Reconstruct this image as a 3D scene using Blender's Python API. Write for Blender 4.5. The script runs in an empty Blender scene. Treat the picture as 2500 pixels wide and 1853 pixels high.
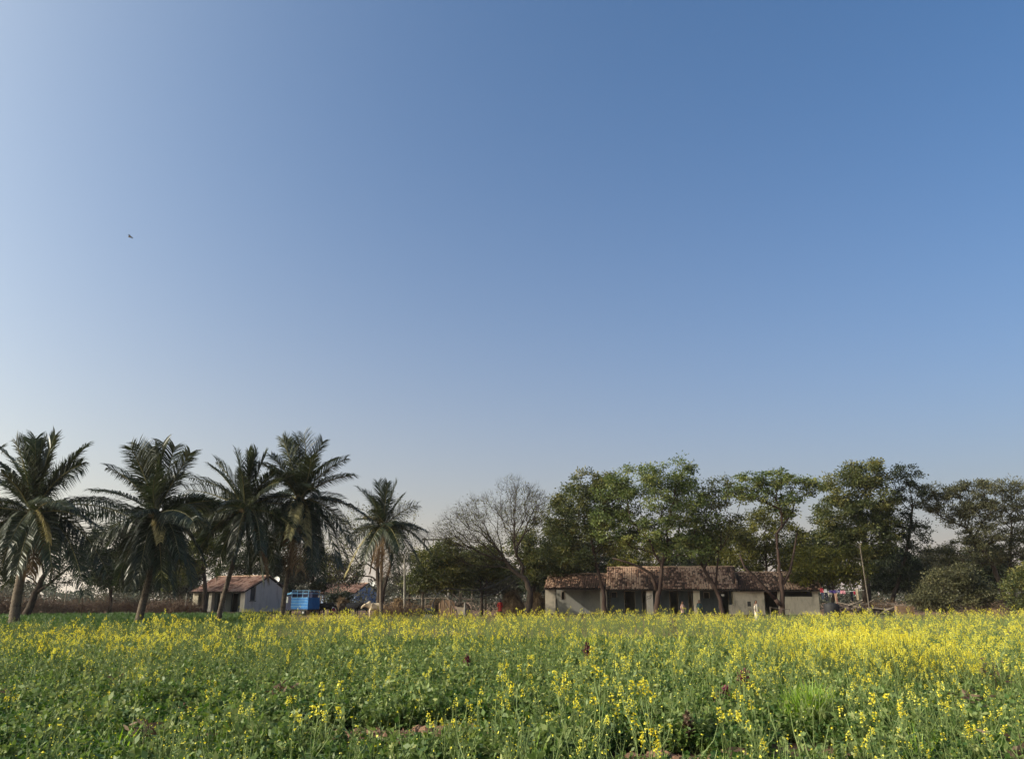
import bpy, math, random
import numpy as np
from mathutils import Vector, Matrix

SC = bpy.context.scene
ROOT = SC.collection
R = math.radians
rng = np.random.default_rng(7)
random.seed(7)

# ------------------------------------------------------------------ camera, sky, sun, exposure
EYE = 1.6
FPX = 1925.0                     # focal length in pixels of the 2500 px wide photograph
HORIZON = 1462.0
PITCH = math.atan((HORIZON - 926.5) / FPX)
cam_d = bpy.data.cameras.new('camera')
cam = bpy.data.objects.new('camera', cam_d)
ROOT.objects.link(cam)
cam.location = (0, 0, EYE)
cam.rotation_euler = (math.pi / 2 + PITCH, 0, 0)
cam_d.sensor_width = 36.0
cam_d.lens = 36.0 * FPX / 2500.0
cam_d.clip_start = 0.1
cam_d.clip_end = 8000
SC.camera = cam

SUN_AZ = R(105)                  # to the left of the viewing direction
SUN_EL = R(27)
sun_vec = Vector((-math.sin(SUN_AZ) * math.cos(SUN_EL), math.cos(SUN_AZ) * math.cos(SUN_EL), math.sin(SUN_EL)))

world = bpy.data.worlds.new('World')
SC.world = world
world.use_nodes = True
wn, wl = world.node_tree.nodes, world.node_tree.links
wn.clear()
w_out = wn.new('ShaderNodeOutputWorld')
w_bg = wn.new('ShaderNodeBackground')
w_sky = wn.new('ShaderNodeTexSky')
w_sky.sky_type = 'NISHITA'
w_sky.sun_disc = False
w_sky.sun_elevation = SUN_EL
w_sky.sun_rotation = -SUN_AZ
w_sky.altitude = 300
w_sky.air_density = 1.0
w_sky.dust_density = 3.0
w_sky.ozone_density = 5.0


def wmath(op, a, b=None, c=None):
    n = wn.new('ShaderNodeMath'); n.operation = op
    for i, v in enumerate((a, b, c)):
        if v is None: continue
        if isinstance(v, (int, float)): n.inputs[i].default_value = v
        else: wl.new(v, n.inputs[i])
    return n.outputs[0]


def wvec(op, a, b=None):
    n = wn.new('ShaderNodeVectorMath'); n.operation = op
    for i, v in enumerate((a, b)):
        if v is None: continue
        if isinstance(v, tuple): n.inputs[i].default_value = v
        elif isinstance(v, (int, float)): n.inputs[3].default_value = v
        else: wl.new(v, n.inputs[i])
    return n.outputs['Value'] if op == 'DOT_PRODUCT' else n.outputs['Vector']


# clear blue air above a dusty haze layer that thickens to the horizon and brightens towards the sun, all round the dome
SKY_K = 0.130
w_tc = wn.new('ShaderNodeTexCoord')
w_dir = wvec('NORMALIZE', w_tc.outputs['Generated'])
w_sep = wn.new('ShaderNodeSeparateXYZ'); wl.new(w_dir, w_sep.inputs[0])
w_z = wmath('MAXIMUM', w_sep.outputs[2], 0.0)
w_f = wmath('MULTIPLY', wmath('EXPONENT', wmath('MULTIPLY', w_z, -1 / 0.24)), 0.994)
w_cos = wvec('DOT_PRODUCT', w_dir, tuple(sun_vec))
HG = 0.74
w_ph = wmath('DIVIDE', 1 - HG * HG, wmath('POWER', wmath('MULTIPLY_ADD', w_cos, -2 * HG, 1 + HG * HG), 1.5))
w_lum = wvec('DOT_PRODUCT', w_sky.outputs[0], (.2126, .7152, .0722))
w_grey = wn.new('ShaderNodeCombineXYZ')
for i in range(3): wl.new(w_lum, w_grey.inputs[i])
SAT = 1.75
w_clear = wvec('MULTIPLY', wvec('MAXIMUM', wvec('ADD', wvec('SCALE', w_sky.outputs[0], SAT), wvec('SCALE', w_grey.outputs[0], 1 - SAT)), (0, 0, 0)), (.77, 1.0, .95))
w_inv = wmath('SUBTRACT', 1.0, w_f)
w_a = wn.new('ShaderNodeVectorMath'); w_a.operation = 'SCALE'; wl.new(w_clear, w_a.inputs[0]); wl.new(w_inv, w_a.inputs[3])
w_b = wn.new('ShaderNodeVectorMath'); w_b.operation = 'SCALE'; w_b.inputs[0].default_value = (.36 / SKY_K, .27 / SKY_K, .25 / SKY_K); wl.new(w_f, w_b.inputs[3])
w_g = wmath('MULTIPLY', w_ph, wmath('MULTIPLY_ADD', w_f, 1.5 / SKY_K, .105 / SKY_K))
w_c = wn.new('ShaderNodeVectorMath'); w_c.operation = 'SCALE'; w_c.inputs[0].default_value = (1.03, .95, .70); wl.new(w_g, w_c.inputs[3])
w_lobe = wmath('MULTIPLY', wmath('POWER', wmath('MULTIPLY_ADD', w_cos, .5, .5), 10.0), 1.95 / SKY_K)
w_e = wn.new('ShaderNodeVectorMath'); w_e.operation = 'SCALE'; w_e.inputs[0].default_value = (1, .88, .5); wl.new(w_lobe, w_e.inputs[3])
w_sum = wvec('ADD', wvec('ADD', wvec('ADD', w_a.outputs[0], w_b.outputs[0]), w_c.outputs[0]), w_e.outputs[0])
w_bg.inputs['Strength'].default_value = SKY_K
wl.new(w_sum, w_bg.inputs['Color'])
wl.new(w_bg.outputs[0], w_out.inputs['Surface'])

sun_d = bpy.data.lights.new('sun', 'SUN')
sun_d.energy = 5.0
sun_d.angle = R(0.55)
sun_d.color = (1.0, 0.90, 0.74)
sun = bpy.data.objects.new('sun', sun_d)
ROOT.objects.link(sun)
sun.rotation_euler = sun_vec.to_track_quat('Z', 'Y').to_euler()

SC.view_settings.view_transform = 'Standard'
SC.view_settings.look = 'None'
SC.view_settings.gamma = 1.0
SC.view_settings.use_curve_mapping = False
SC.view_settings.exposure = 0.0
SC.render.engine = 'CYCLES'
SC.cycles.max_bounces = 6
SC.cycles.diffuse_bounces = 3
SC.cycles.transparent_max_bounces = 6
SC.cycles.use_denoising = True


def P(px, py, d):
    """Point on the photograph's ray through a pixel, at depth d metres."""
    x = (px - 1250) / FPX
    y = (926.5 - py) / FPX
    c, s = math.cos(PITCH), math.sin(PITCH)
    Y = c - y * s
    k = d / Y
    return np.array([x * k, d, EYE + (s + y * c) * k])


def PX(px, d):
    """World x for a pixel column on the horizon at depth d."""
    return P(px, HORIZON, d)[0]


def PPM(d):
    return FPX / math.cos(PITCH) / d


# ------------------------------------------------------------------ mesh helpers
class MB:
    def __init__(s):
        s.v, s.l, s.n, s.t, s.c = [], [], [], [], 0

    def add(s, V, F, t=0.5):
        V = np.asarray(V, float).reshape(-1, 3)
        F = np.asarray(F, int)
        if F.ndim == 1:
            F = F[None]
        s.v.append(V)
        s.l.append((F + s.c).ravel())
        s.n.append(np.full(len(F), F.shape[1]))
        s.t.append(np.array(np.broadcast_to(t, (len(F),)), float))
        s.c += len(V)
        return s

    def box(s, x0, x1, y0, y1, z0, z1, t=0.5, M=None):
        V = np.array([[x0, y0, z0], [x1, y0, z0], [x1, y1, z0], [x0, y1, z0],
                      [x0, y0, z1], [x1, y0, z1], [x1, y1, z1], [x0, y1, z1]], float)
        if M is not None:
            V = V @ np.array(M.to_3x3()).T + np.array(M.translation)
        return s.add(V, [[0, 3, 2, 1], [4, 5, 6, 7], [0, 1, 5, 4], [1, 2, 6, 5], [2, 3, 7, 6], [3, 0, 4, 7]], t)

    def tube(s, pts, rad, n=6, t=0.5, cap=True):
        pts = np.asarray(pts, float)
        m = len(pts)
        rad = np.broadcast_to(rad, (m,)) if np.ndim(rad) < 2 else rad
        tan = np.gradient(pts, axis=0)
        tan /= np.linalg.norm(tan, axis=1)[:, None] + 1e-9
        ref = np.array([1.0, 0, 0]) if abs(tan[0, 0]) < 0.8 else np.array([0, 1.0, 0])
        rings = []
        a = np.arange(n) / n * 2 * math.pi
        for i in range(m):
            u = ref - tan[i] * ref.dot(tan[i])
            u /= np.linalg.norm(u) + 1e-9
            ref = u
            w = np.cross(tan[i], u)
            rings.append(pts[i] + rad[i] * (np.cos(a)[:, None] * u + np.sin(a)[:, None] * w))
        V = np.concatenate(rings)
        i0 = np.arange(n)
        i1 = (i0 + 1) % n
        F = np.concatenate([np.stack([i0 + k * n, i1 + k * n, i1 + (k + 1) * n, i0 + (k + 1) * n], 1) for k in range(m - 1)])
        c0 = s.c
        s.add(V, F, t)
        if cap:
            tt = t if np.ndim(t) == 0 else t[0]
            s.l.append(c0 + i0[::-1]); s.n.append(np.array([n])); s.t.append(np.array([tt], float))
            s.l.append(c0 + (m - 1) * n + i0); s.n.append(np.array([n])); s.t.append(np.array([tt], float))
        return s

    def leaves(s, C, D, N, L, W, t=0.5):
        """rhombic leaves: base C, direction D, face normal N, length L, width W"""
        C, D, N = (np.asarray(a, float) for a in (C, D, N))
        m = len(C)
        L = np.broadcast_to(L, (m,))[:, None]
        W = np.broadcast_to(W, (m,))[:, None]
        D = D / (np.linalg.norm(D, axis=1)[:, None] + 1e-9)
        S = np.cross(D, N)
        S /= np.linalg.norm(S, axis=1)[:, None] + 1e-9
        V = np.stack([C, C + D * L * 0.45 + S * W * 0.5, C + D * L, C + D * L * 0.45 - S * W * 0.5], 1).reshape(-1, 3)
        F = np.arange(m * 4).reshape(m, 4)
        return s.add(V, F, t)

    def build(s, name, mat, parent=None, loc=None, smooth=False, coll=None, pts_only=False):
        V = np.concatenate(s.v) if s.v else np.zeros((0, 3))
        if loc is not None:
            V = V - np.asarray(loc, float)
        L = np.concatenate(s.l).astype(np.int32)
        n = np.concatenate(s.n).astype(np.int32)
        t = np.concatenate(s.t).astype(np.float32)
        me = bpy.data.meshes.new(name)
        me.vertices.add(len(V))
        me.vertices.foreach_set('co', V.astype(np.float32).ravel())
        me.loops.add(len(L))
        me.loops.foreach_set('vertex_index', L)
        me.polygons.add(len(n))
        st = np.zeros(len(n), np.int32)
        st[1:] = np.cumsum(n)[:-1]
        me.polygons.foreach_set('loop_start', st)
        me.polygons.foreach_set('loop_total', n)
        a = me.attributes.new('tint', 'FLOAT', 'FACE')
        a.data.foreach_set('value', t)
        me.update(calc_edges=True)
        if not smooth:
            me.shade_flat()
        if mat:
            me.materials.append(mat)
        return obj_of(name, me, parent, coll)


def obj_of(name, me, parent=None, coll=None):
    o = bpy.data.objects.new(name, me)
    (coll or ROOT).objects.link(o)
    if parent is not None:
        o.parent = parent
    return o


def empty(name, loc, rz=0.0):
    o = bpy.data.objects.new(name, None)
    o.empty_display_size = 0.2
    ROOT.objects.link(o)
    o.location = tuple(float(a) for a in loc)
    o.rotation_euler = (0, 0, rz)
    return o


def tag(o, label=None, cat=None, group=None, kind=None):
    if label: o['label'] = label
    if cat: o['category'] = cat
    if group: o['group'] = group
    if kind: o['kind'] = kind
    return o


def unit(a):
    a = np.asarray(a, float)
    return a / (np.linalg.norm(a, axis=-1, keepdims=True) + 1e-9)


def rdirs(n, g=rng):
    return unit(g.normal(size=(n, 3)))


# ------------------------------------------------------------------ materials
def ramp(nt, fac, stops):
    r = nt.nodes.new('ShaderNodeValToRGB')
    el = r.color_ramp.elements
    while len(el) < len(stops):
        el.new(0.5)
    for e, (p, c) in zip(el, stops):
        e.position = p
        e.color = (c[0], c[1], c[2], 1)
    nt.links.new(fac, r.inputs[0])
    return r.outputs[0]


def mat_base(name, rough=0.8, spec=0.25):
    m = bpy.data.materials.new(name)
    m.use_nodes = True
    nt = m.node_tree
    b = nt.nodes['Principled BSDF']
    b.inputs['Roughness'].default_value = rough
    b.inputs['Specular IOR Level'].default_value = spec
    return m, nt, b


def tint_node(nt):
    a = nt.nodes.new('ShaderNodeAttribute')
    a.attribute_name = 'tint'
    return a.outputs['Fac']


def m_leaf(name, dark, mid, light, trans=0.35, rough=0.55, rand=0.0, spec=0.3):
    """leaf: hue follows the per-leaf tint; part of the light passes through"""
    m, nt, b = mat_base(name, rough, spec)
    fac = tint_node(nt)
    if rand:
        oi = nt.nodes.new('ShaderNodeObjectInfo')
        ma = nt.nodes.new('ShaderNodeMath'); ma.operation = 'MULTIPLY_ADD'
        ma.inputs[1].default_value = rand
        nt.links.new(oi.outputs['Random'], ma.inputs[0])
        mb = nt.nodes.new('ShaderNodeMath'); mb.operation = 'SUBTRACT'
        nt.links.new(fac, mb.inputs[0]); mb.inputs[1].default_value = rand / 2
        nt.links.new(mb.outputs[0], ma.inputs[2])
        fac = ma.outputs[0]
    col = ramp(nt, fac, [(0.0, dark), (0.5, mid), (1.0, light)])
    nt.links.new(col, b.inputs['Base Color'])
    tr = nt.nodes.new('ShaderNodeBsdfTranslucent')
    hs = nt.nodes.new('ShaderNodeHueSaturation')
    hs.inputs['Saturation'].default_value = 1.15
    hs.inputs['Value'].default_value = 1.3
    nt.links.new(col, hs.inputs['Color'])
    nt.links.new(hs.outputs[0], tr.inputs['Color'])
    mx = nt.nodes.new('ShaderNodeMixShader')
    mx.inputs[0].default_value = trans
    nt.links.new(b.outputs[0], mx.inputs[1])
    nt.links.new(tr.outputs[0], mx.inputs[2])
    nt.links.new(mx.outputs[0], nt.nodes['Material Output'].inputs['Surface'])
    return m


def m_noise(name, c1, c2, scale=4.0, rough=0.85, detail=6.0, c3=None, bump=0.0, tint_amt=0.0, stretch=None, spec=0.2, metal=0.0):
    m, nt, b = mat_base(name, rough, spec)
    b.inputs['Metallic'].default_value = metal
    tc = nt.nodes.new('ShaderNodeTexCoord')
    src = tc.outputs['Object']
    if stretch:
        mp = nt.nodes.new('ShaderNodeMapping')
        mp.inputs['Scale'].default_value = stretch
        nt.links.new(src, mp.inputs[0])
        src = mp.outputs[0]
    nz = nt.nodes.new('ShaderNodeTexNoise')
    nz.inputs['Scale'].default_value = scale
    nz.inputs['Detail'].default_value = detail
    nz.inputs['Roughness'].default_value = 0.65
    nt.links.new(src, nz.inputs['Vector'])
    fac = nz.outputs['Fac']
    if tint_amt:
        ma = nt.nodes.new('ShaderNodeMath'); ma.operation = 'MULTIPLY_ADD'
        nt.links.new(tint_node(nt), ma.inputs[0])
        ma.inputs[1].default_value = tint_amt
        mb = nt.nodes.new('ShaderNodeMath'); mb.operation = 'SUBTRACT'
        nt.links.new(fac, mb.inputs[0]); mb.inputs[1].default_value = tint_amt / 2
        nt.links.new(mb.outputs[0], ma.inputs[2])
        fac = ma.outputs[0]
    st = [(0.3, c1), (0.7, c2)] if c3 is None else [(0.25, c1), (0.5, c2), (0.75, c3)]
    nt.links.new(ramp(nt, fac, st), b.inputs['Base Color'])
    if bump:
        bp = nt.nodes.new('ShaderNodeBump')
        bp.inputs['Strength'].default_value = bump
        bp.inputs['Distance'].default_value = 0.03
        nt.links.new(nz.outputs['Fac'], bp.inputs['Height'])
        nt.links.new(bp.outputs[0], b.inputs['Normal'])
    return m


MAT = {}
MAT['soil'] = m_noise('soil', (.085, .048, .032), (.17, .10, .064), 1.3, .95, 10, (.24, .16, .105), .6)
MAT['mustard_green'] = m_leaf('mustard_green', (0.0634, 0.1072, 0.0281), (0.1357, 0.1915, 0.0547), (0.2532, 0.2757, 0.1016), .30, .5, .5)
MAT['cover_green'] = m_leaf('cover_green', (0.0281, 0.0678, 0.015), (0.0703, 0.1283, 0.027), (0.1759, 0.2113, 0.045), .32, .5, .5)
MAT['petal'] = m_leaf('petal', (0.6072, 0.4784, 0.0276), (0.7176, 0.6348, 0.0644), (0.7544, 0.7176, 0.1656), .35, .6, .6)
MAT['stalk'] = m_noise('stalk', (.09, .13, .04), (.16, .2, .07), 9, .6)
MAT['grass'] = m_leaf('grass', (.06, .12, .02), (.12, .2, .03), (.2, .28, .05), .35, .5, .4)
MAT['grass_bright'] = m_leaf('grass_bright', (.13, .22, .03), (.22, .34, .05), (.34, .45, .08), .4, .5)
MAT['wheat'] = m_leaf('wheat', (0.033, 0.072, 0.018), (0.055, 0.104, 0.0252), (0.099, 0.136, 0.036), .35, .5, .4)
MAT['amaranth'] = m_leaf('amaranth', (.05, .008, .02), (.10, .015, .035), (.16, .05, .05), .25, .6)
MAT['rust'] = m_leaf('rust', (.055, .034, .025), (.115, .074, .05), (.19, .135, .09), .2, .8)
MAT['frond'] = m_leaf('frond', (0.0119, 0.019, 0.0095), (0.0267, 0.0369, 0.0155), (0.0595, 0.0624, 0.0267), .25, .38, spec=.5)
MAT['frond_dry'] = m_leaf('frond_dry', (.16, .13, .05), (.3, .255, .11), (.42, .37, .19), .25, .6)
MAT['frond_dead'] = m_leaf('frond_dead', (.09, .055, .03), (.17, .11, .06), (.28, .2, .12), .15, .8)
MAT['palm_bark'] = m_noise('palm_bark', (.032, .024, .019), (.125, .10, .078), 14, .9, 6, (.068, .052, .04), .3, .45, (1, 1, .35))
MAT['rachis'] = m_noise('rachis', (.1, .09, .04), (.18, .16, .07), 5, .6)
MAT['coconut'] = m_noise('coconut', (.10, .05, .02), (.2, .09, .03), 6, .6)
MAT['bark'] = m_noise('bark', (0.0173, 0.0127, 0.0104), (0.0432, 0.0317, 0.0248), 9, .95, 8, (0.0691, 0.0518, 0.0403), .6, 0, (1, 1, .3))
MAT['bark_red'] = m_noise('bark_red', (0.0204, 0.0133, 0.0112), (0.0449, 0.0289, 0.0234), 8, .95, 8, (0.0653, 0.0444, 0.0374), .6, 0, (1, 1, .3))
MAT['bark_pale'] = m_noise('bark_pale', (.07, .057, .047), (.155, .13, .105), 8, .9, 6)
MAT['twig'] = m_noise('twig', (.09, .06, .05), (.18, .13, .11), 5, .95)
MAT['leaf_neem'] = m_leaf('leaf_neem', (0.0296, 0.0399, 0.0157), (0.0763, 0.0884, 0.0281), (0.1802, 0.1639, 0.0498), .30, .5)
MAT['leaf_fresh'] = m_leaf('leaf_fresh', (0.0415, 0.0629, 0.0218), (0.1033, 0.1349, 0.04), (0.2273, 0.2323, 0.0727), .34, .5)
MAT['leaf_olive'] = m_leaf('leaf_olive', (0.0333, 0.0407, 0.0111), (0.0876, 0.0901, 0.02), (0.1814, 0.1671, 0.0334), .30, .55)
MAT['leaf_dark'] = m_leaf('leaf_dark', (0.0102, 0.0162, 0.0078), (0.0246, 0.0343, 0.0141), (0.0563, 0.0631, 0.0251), .25, .55)
MAT['leaf_acacia'] = m_leaf('leaf_acacia', (0.035, 0.038, 0.02), (0.085, 0.085, 0.04), (0.16, 0.15, 0.075), .3, .55)
MAT['leaf_grey'] = m_leaf('leaf_grey', (0.0275, 0.0275, 0.0202), (0.0551, 0.0551, 0.0386), (0.0918, 0.0872, 0.0597), .25, .7)
MAT['leaf_far'] = m_leaf('leaf_far', (.03, .04, .025), (.05, .06, .035), (.075, .085, .05), .2, .8)
MAT['plaster'] = m_noise('plaster', (.085, .07, .053), (.33, .295, .235), 1.6, .95, 9, (.21, .182, .143), stretch=(1, 1, .38))
MAT['plaster_white'] = m_noise('plaster_white', (.25, .225, .195), (.47, .43, .38), 1.1, .95, 9, (.37, .335, .295), stretch=(1, 1, .38))
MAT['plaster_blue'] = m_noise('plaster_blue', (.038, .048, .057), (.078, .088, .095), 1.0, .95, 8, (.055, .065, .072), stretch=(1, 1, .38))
MAT['plaster_grey'] = m_noise('plaster_grey', (.10, .105, .105), (.20, .195, .175), .8, .95, 8, (.145, .145, .138), stretch=(1, 1, .38))
MAT['plaster_sky'] = m_noise('plaster_sky', (.22, .28, .42), (.36, .42, .54), 1.2, .95, 8)
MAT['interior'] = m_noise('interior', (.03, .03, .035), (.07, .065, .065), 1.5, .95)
MAT['wood_dark'] = m_noise('wood_dark', (.02, .016, .013), (.06, .045, .035), 6, .85, 6, None, .3, 0, (1, 1, .2))
MAT['wood_grey'] = m_noise('wood_grey', (.13, .10, .08), (.3, .25, .2), 7, .9, 6, None, .3, .6)
MAT['wood_cut'] = m_noise('wood_cut', (.3, .12, .05), (.45, .2, .09), 7, .9)
MAT['tile'] = m_noise('tile', (.06, .037, .028), (.21, .115, .075), 1.6, .85, 7, (.46, .31, .215), .2, .9)
MAT['tile_red'] = m_noise('tile_red', (0.117, 0.0646, 0.05), (0.243, 0.1283, 0.092), 1.4, .9, 7, (0.378, 0.247, 0.19), .2, .8)
MAT['ridge'] = m_noise('ridge', (.24, .13, .08), (.42, .3, .2), 2, .9, 6, None, 0, .6)
MAT['batten'] = m_noise('batten', (.02, .017, .015), (.05, .04, .035), 4, .95)
MAT['steel_white'] = m_noise('steel_white', (.5, .5, .5), (.7, .7, .68), 3, .5)
MAT['steel_blue'] = m_noise('steel_blue', (.006, .075, .25), (.015, .14, .38), 2, .6, 6, None, 0, .3, None, .25)
MAT['steel_pale_blue'] = m_noise('steel_pale_blue', (.12, .33, .6), (.2, .42, .66), 3, .5)
MAT['tarp'] = m_noise('tarp', (.012, .016, .05), (.025, .03, .08), 4, .5)
MAT['rubber'] = m_noise('rubber', (.012, .012, .012), (.03, .03, .03), 5, .6)
MAT['black_plastic'] = m_noise('black_plastic', (.010, .010, .012), (.022, .022, .026), 3, .65, 5, None, 0, 0, None, .25)
MAT['glass'] = m_noise('glass', (.25, .27, .28), (.4, .42, .42), 2, .15, 4, None, 0, 0, None, .6)
MAT['concrete'] = m_noise('concrete', (.13, .12, .105), (.24, .225, .195), 4, .9)
MAT['mud'] = m_noise('mud', (.14, .09, .06), (.26, .18, .125), 2, .95, 8)
MAT['sacking'] = m_noise('sacking', (.38, .32, .24), (.55, .48, .38), 5, .95)
MAT['straw'] = m_leaf('straw', (.07, .045, .026), (.15, .095, .05), (.27, .19, .10), .1, .9)
MAT['stone'] = m_noise('stone', (.05, .04, .036), (.14, .11, .095), 3, .95, 8, None, .5, .6)
MAT['skin'] = m_noise('skin', (.12, .06, .035), (.17, .085, .05), 8, .55)
MAT['hair'] = m_noise('hair', (.008, .007, .006), (.02, .017, .015), 20, .5)
MAT['hide_black'] = m_noise('hide_black', (.006, .006, .008), (.014, .014, .017), 6, .9, 6, None, 0, 0, None, .08)
MAT['hide_cream'] = m_noise('hide_cream', (.36, .28, .19), (.58, .49, .36), 2.2, .75)
MAT['hide_brown'] = m_noise('hide_brown', (.06, .035, .025), (.13, .08, .055), 3, .75)
MAT['horn'] = m_noise('horn', (.05, .045, .04), (.12, .1, .09), 4, .5)


def m_cloth(name, c, v=.25):
    return m_noise('cloth_' + name, tuple(a * (1 - v) for a in c), tuple(min(1, a * (1 + v)) for a in c), 12, .9)


# ------------------------------------------------------------------ the ground
g = MB()
xs = np.concatenate([[-900, -500, -200], np.linspace(-90, 90, 37), [200, 500, 900]])
ys = np.concatenate([[-120, -60, -20], np.linspace(0, 110, 45), [180, 400, 700, 1200]])
gx, gy = np.meshgrid(xs, ys)
gz = np.zeros_like(gx)
V = np.stack([gx.ravel(), gy.ravel(), gz.ravel()], 1)
nx = len(xs)
ii = np.arange(len(xs) - 1)
F = np.concatenate([np.stack([ii + j * nx, ii + 1 + j * nx, ii + 1 + (j + 1) * nx, ii + (j + 1) * nx], 1) for j in range(len(ys) - 1)])
g.add(V, F)
tag(g.build('ground', MAT['soil']), 'bare reddish brown soil under the crop', kind='structure')


# ------------------------------------------------------------------ tiled houses
def hframe(px, d, rz):
    """local frame of a building: origin on the ground at pixel column px and depth d, x along the facade to the right"""
    o = np.array([PX(px, d), d, 0.0])
    c, s = math.cos(rz), math.sin(rz)
    u, n = np.array([c, s, 0]), np.array([-s, c, 0])

    def lx(p, yoff=0.0):
        q = o + n * yoff
        k = (PX(p, 1.0))
        return (k * q[1] - q[0]) / (u[0] - k * u[1])

    def lz(py, x, yoff=0.0):
        w = o + u * x + n * yoff
        px_ = 1250 + (w[0] / w[1]) * FPX / math.cos(PITCH)
        return P(px_, py, w[1])[2]
    return o, lx, lz


def gable_roof(par, x0, x1, ye, ze, yr, zr, yb, zb, mat, tw=.215, tl=.28, seed=1, ridge=True, ridge_mat='ridge', dark=None):
    """deck plane with rows of half-round tiles over both slopes, ridge tiles on top"""
    q = np.random.default_rng(seed)
    deck = MB()
    e = 0.05
    for (ya, za, y2, z2) in ((ye, ze, yr, zr), (yb, zb, yr, zr)):
        V = [[x0, ya, za - .09], [x1, ya, za - .09], [x1, y2, z2 - .09], [x0, y2, z2 - .09],
             [x0, ya, za - .03], [x1, ya, za - .03], [x1, y2, z2 - .03], [x0, y2, z2 - .03]]
        deck.add(V, [[0, 1, 5, 4], [1, 2, 6, 5], [3, 0, 4, 7], [4, 5, 6, 7], [0, 3, 2, 1]])
    roof = deck.build('roof', MAT['batten'], par)
    tiles = MB()
    ncol = int((x1 - x0) / tw)
    tw = (x1 - x0) / ncol
    a = np.linspace(0, math.pi, 5)
    for (ya, za, y2, z2, sg) in ((ye, ze, yr, zr, 1), (yb, zb, yr, zr, -1)):
        Ls = math.hypot(y2 - ya, z2 - za)
        d = np.array([0, (y2 - ya) / Ls, (z2 - za) / Ls])
        up = np.array([0, -d[2], d[1]]) * (1 if d[1] > 0 else -1)
        nrow = int(Ls / tl)
        sag = .05 * q.normal(size=(nrow + 2))
        for r_ in range(nrow):
            s0 = r_ * Ls / nrow - .05
            s1 = (r_ + 1) * Ls / nrow + .04
            for c_ in range(ncol):
                xc = x0 + (c_ + .5) * tw + q.normal() * .012
                w0, w1 = tw * .52, tw * .44
                sk = q.normal() * .02
                off = .018 + q.random() * .02
                p0 = np.array([xc, ya, za]) + d * (s0 + q.normal() * .015) + up * (off + .035)
                p1 = np.array([xc + sk, ya, za]) + d * s1 + up * off
                lowring = np.stack([p0[0] + w0 * np.cos(a), p0[1] + up[1] * np.sin(a) * w0 * .75, p0[2] + up[2] * np.sin(a) * w0 * .75], 1)
                topring = np.stack([p1[0] + w1 * np.cos(a), p1[1] + up[1] * np.sin(a) * w1 * .75, p1[2] + up[2] * np.sin(a) * w1 * .75], 1)
                V = np.concatenate([lowring, topring])
                k = np.arange(4)
                t = np.clip(.5 + q.normal() * .22 + (dark(xc, s0 / Ls) if dark else 0), 0, 1)
                tiles.add(V, np.stack([k, k + 1, k + 6, k + 5], 1), t)
    tag(tiles.build('tile_rows', mat, roof), kind='stuff')
    if ridge:
        nr = int((x1 - x0) / .42)
        base = None
        for i in range(nr):
            xa = x0 + (x1 - x0) * i / nr
            if base is None:
                rb = MB()
                w = (x1 - x0) / nr
                aa = np.linspace(-.15, math.pi + .15, 7)
                V = []
                for xx, rr in ((-.02, .15), (w + .03, .125)):
                    V += [[xx, rr * math.cos(b), rr * .8 * math.sin(b)] for b in aa]
                k = np.arange(6)
                rb.add(V, np.stack([k, k + 1, k + 8, k + 7], 1), .5)
                base = rb.build('ridge_tile', MAT[ridge_mat], roof)
                o = base
            else:
                o = base.copy(); ROOT.objects.link(o); o.parent = roof
            o.location = (xa, yr, zr + .02 + q.normal() * .012)
            o.rotation_euler = (0, q.normal() * .02, q.normal() * .03)
    return roof


def part_box(name, mat, par, *b, **k):
    m = MB(); m.box(*b)
    return m.build(name, MAT[mat], par)


def gable_wall(par, x0, x1, prof, mat, name='wall'):
    """wall across the house ends: prof is the (y, z) outline"""
    m = MB()
    n = len(prof)
    V = [[x0, y, z] for y, z in prof] + [[x1, y, z] for y, z in prof]
    m.add(V[:n], [list(range(n))]); m.add(V[n:], [list(range(n))[::-1]])
    for i in range(n):
        j = (i + 1) % n
        m.add([V[i], V[j], V[n + j], V[n + i]], [[0, 1, 2, 3]])
    return m.build(name, MAT[mat], par)


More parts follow.
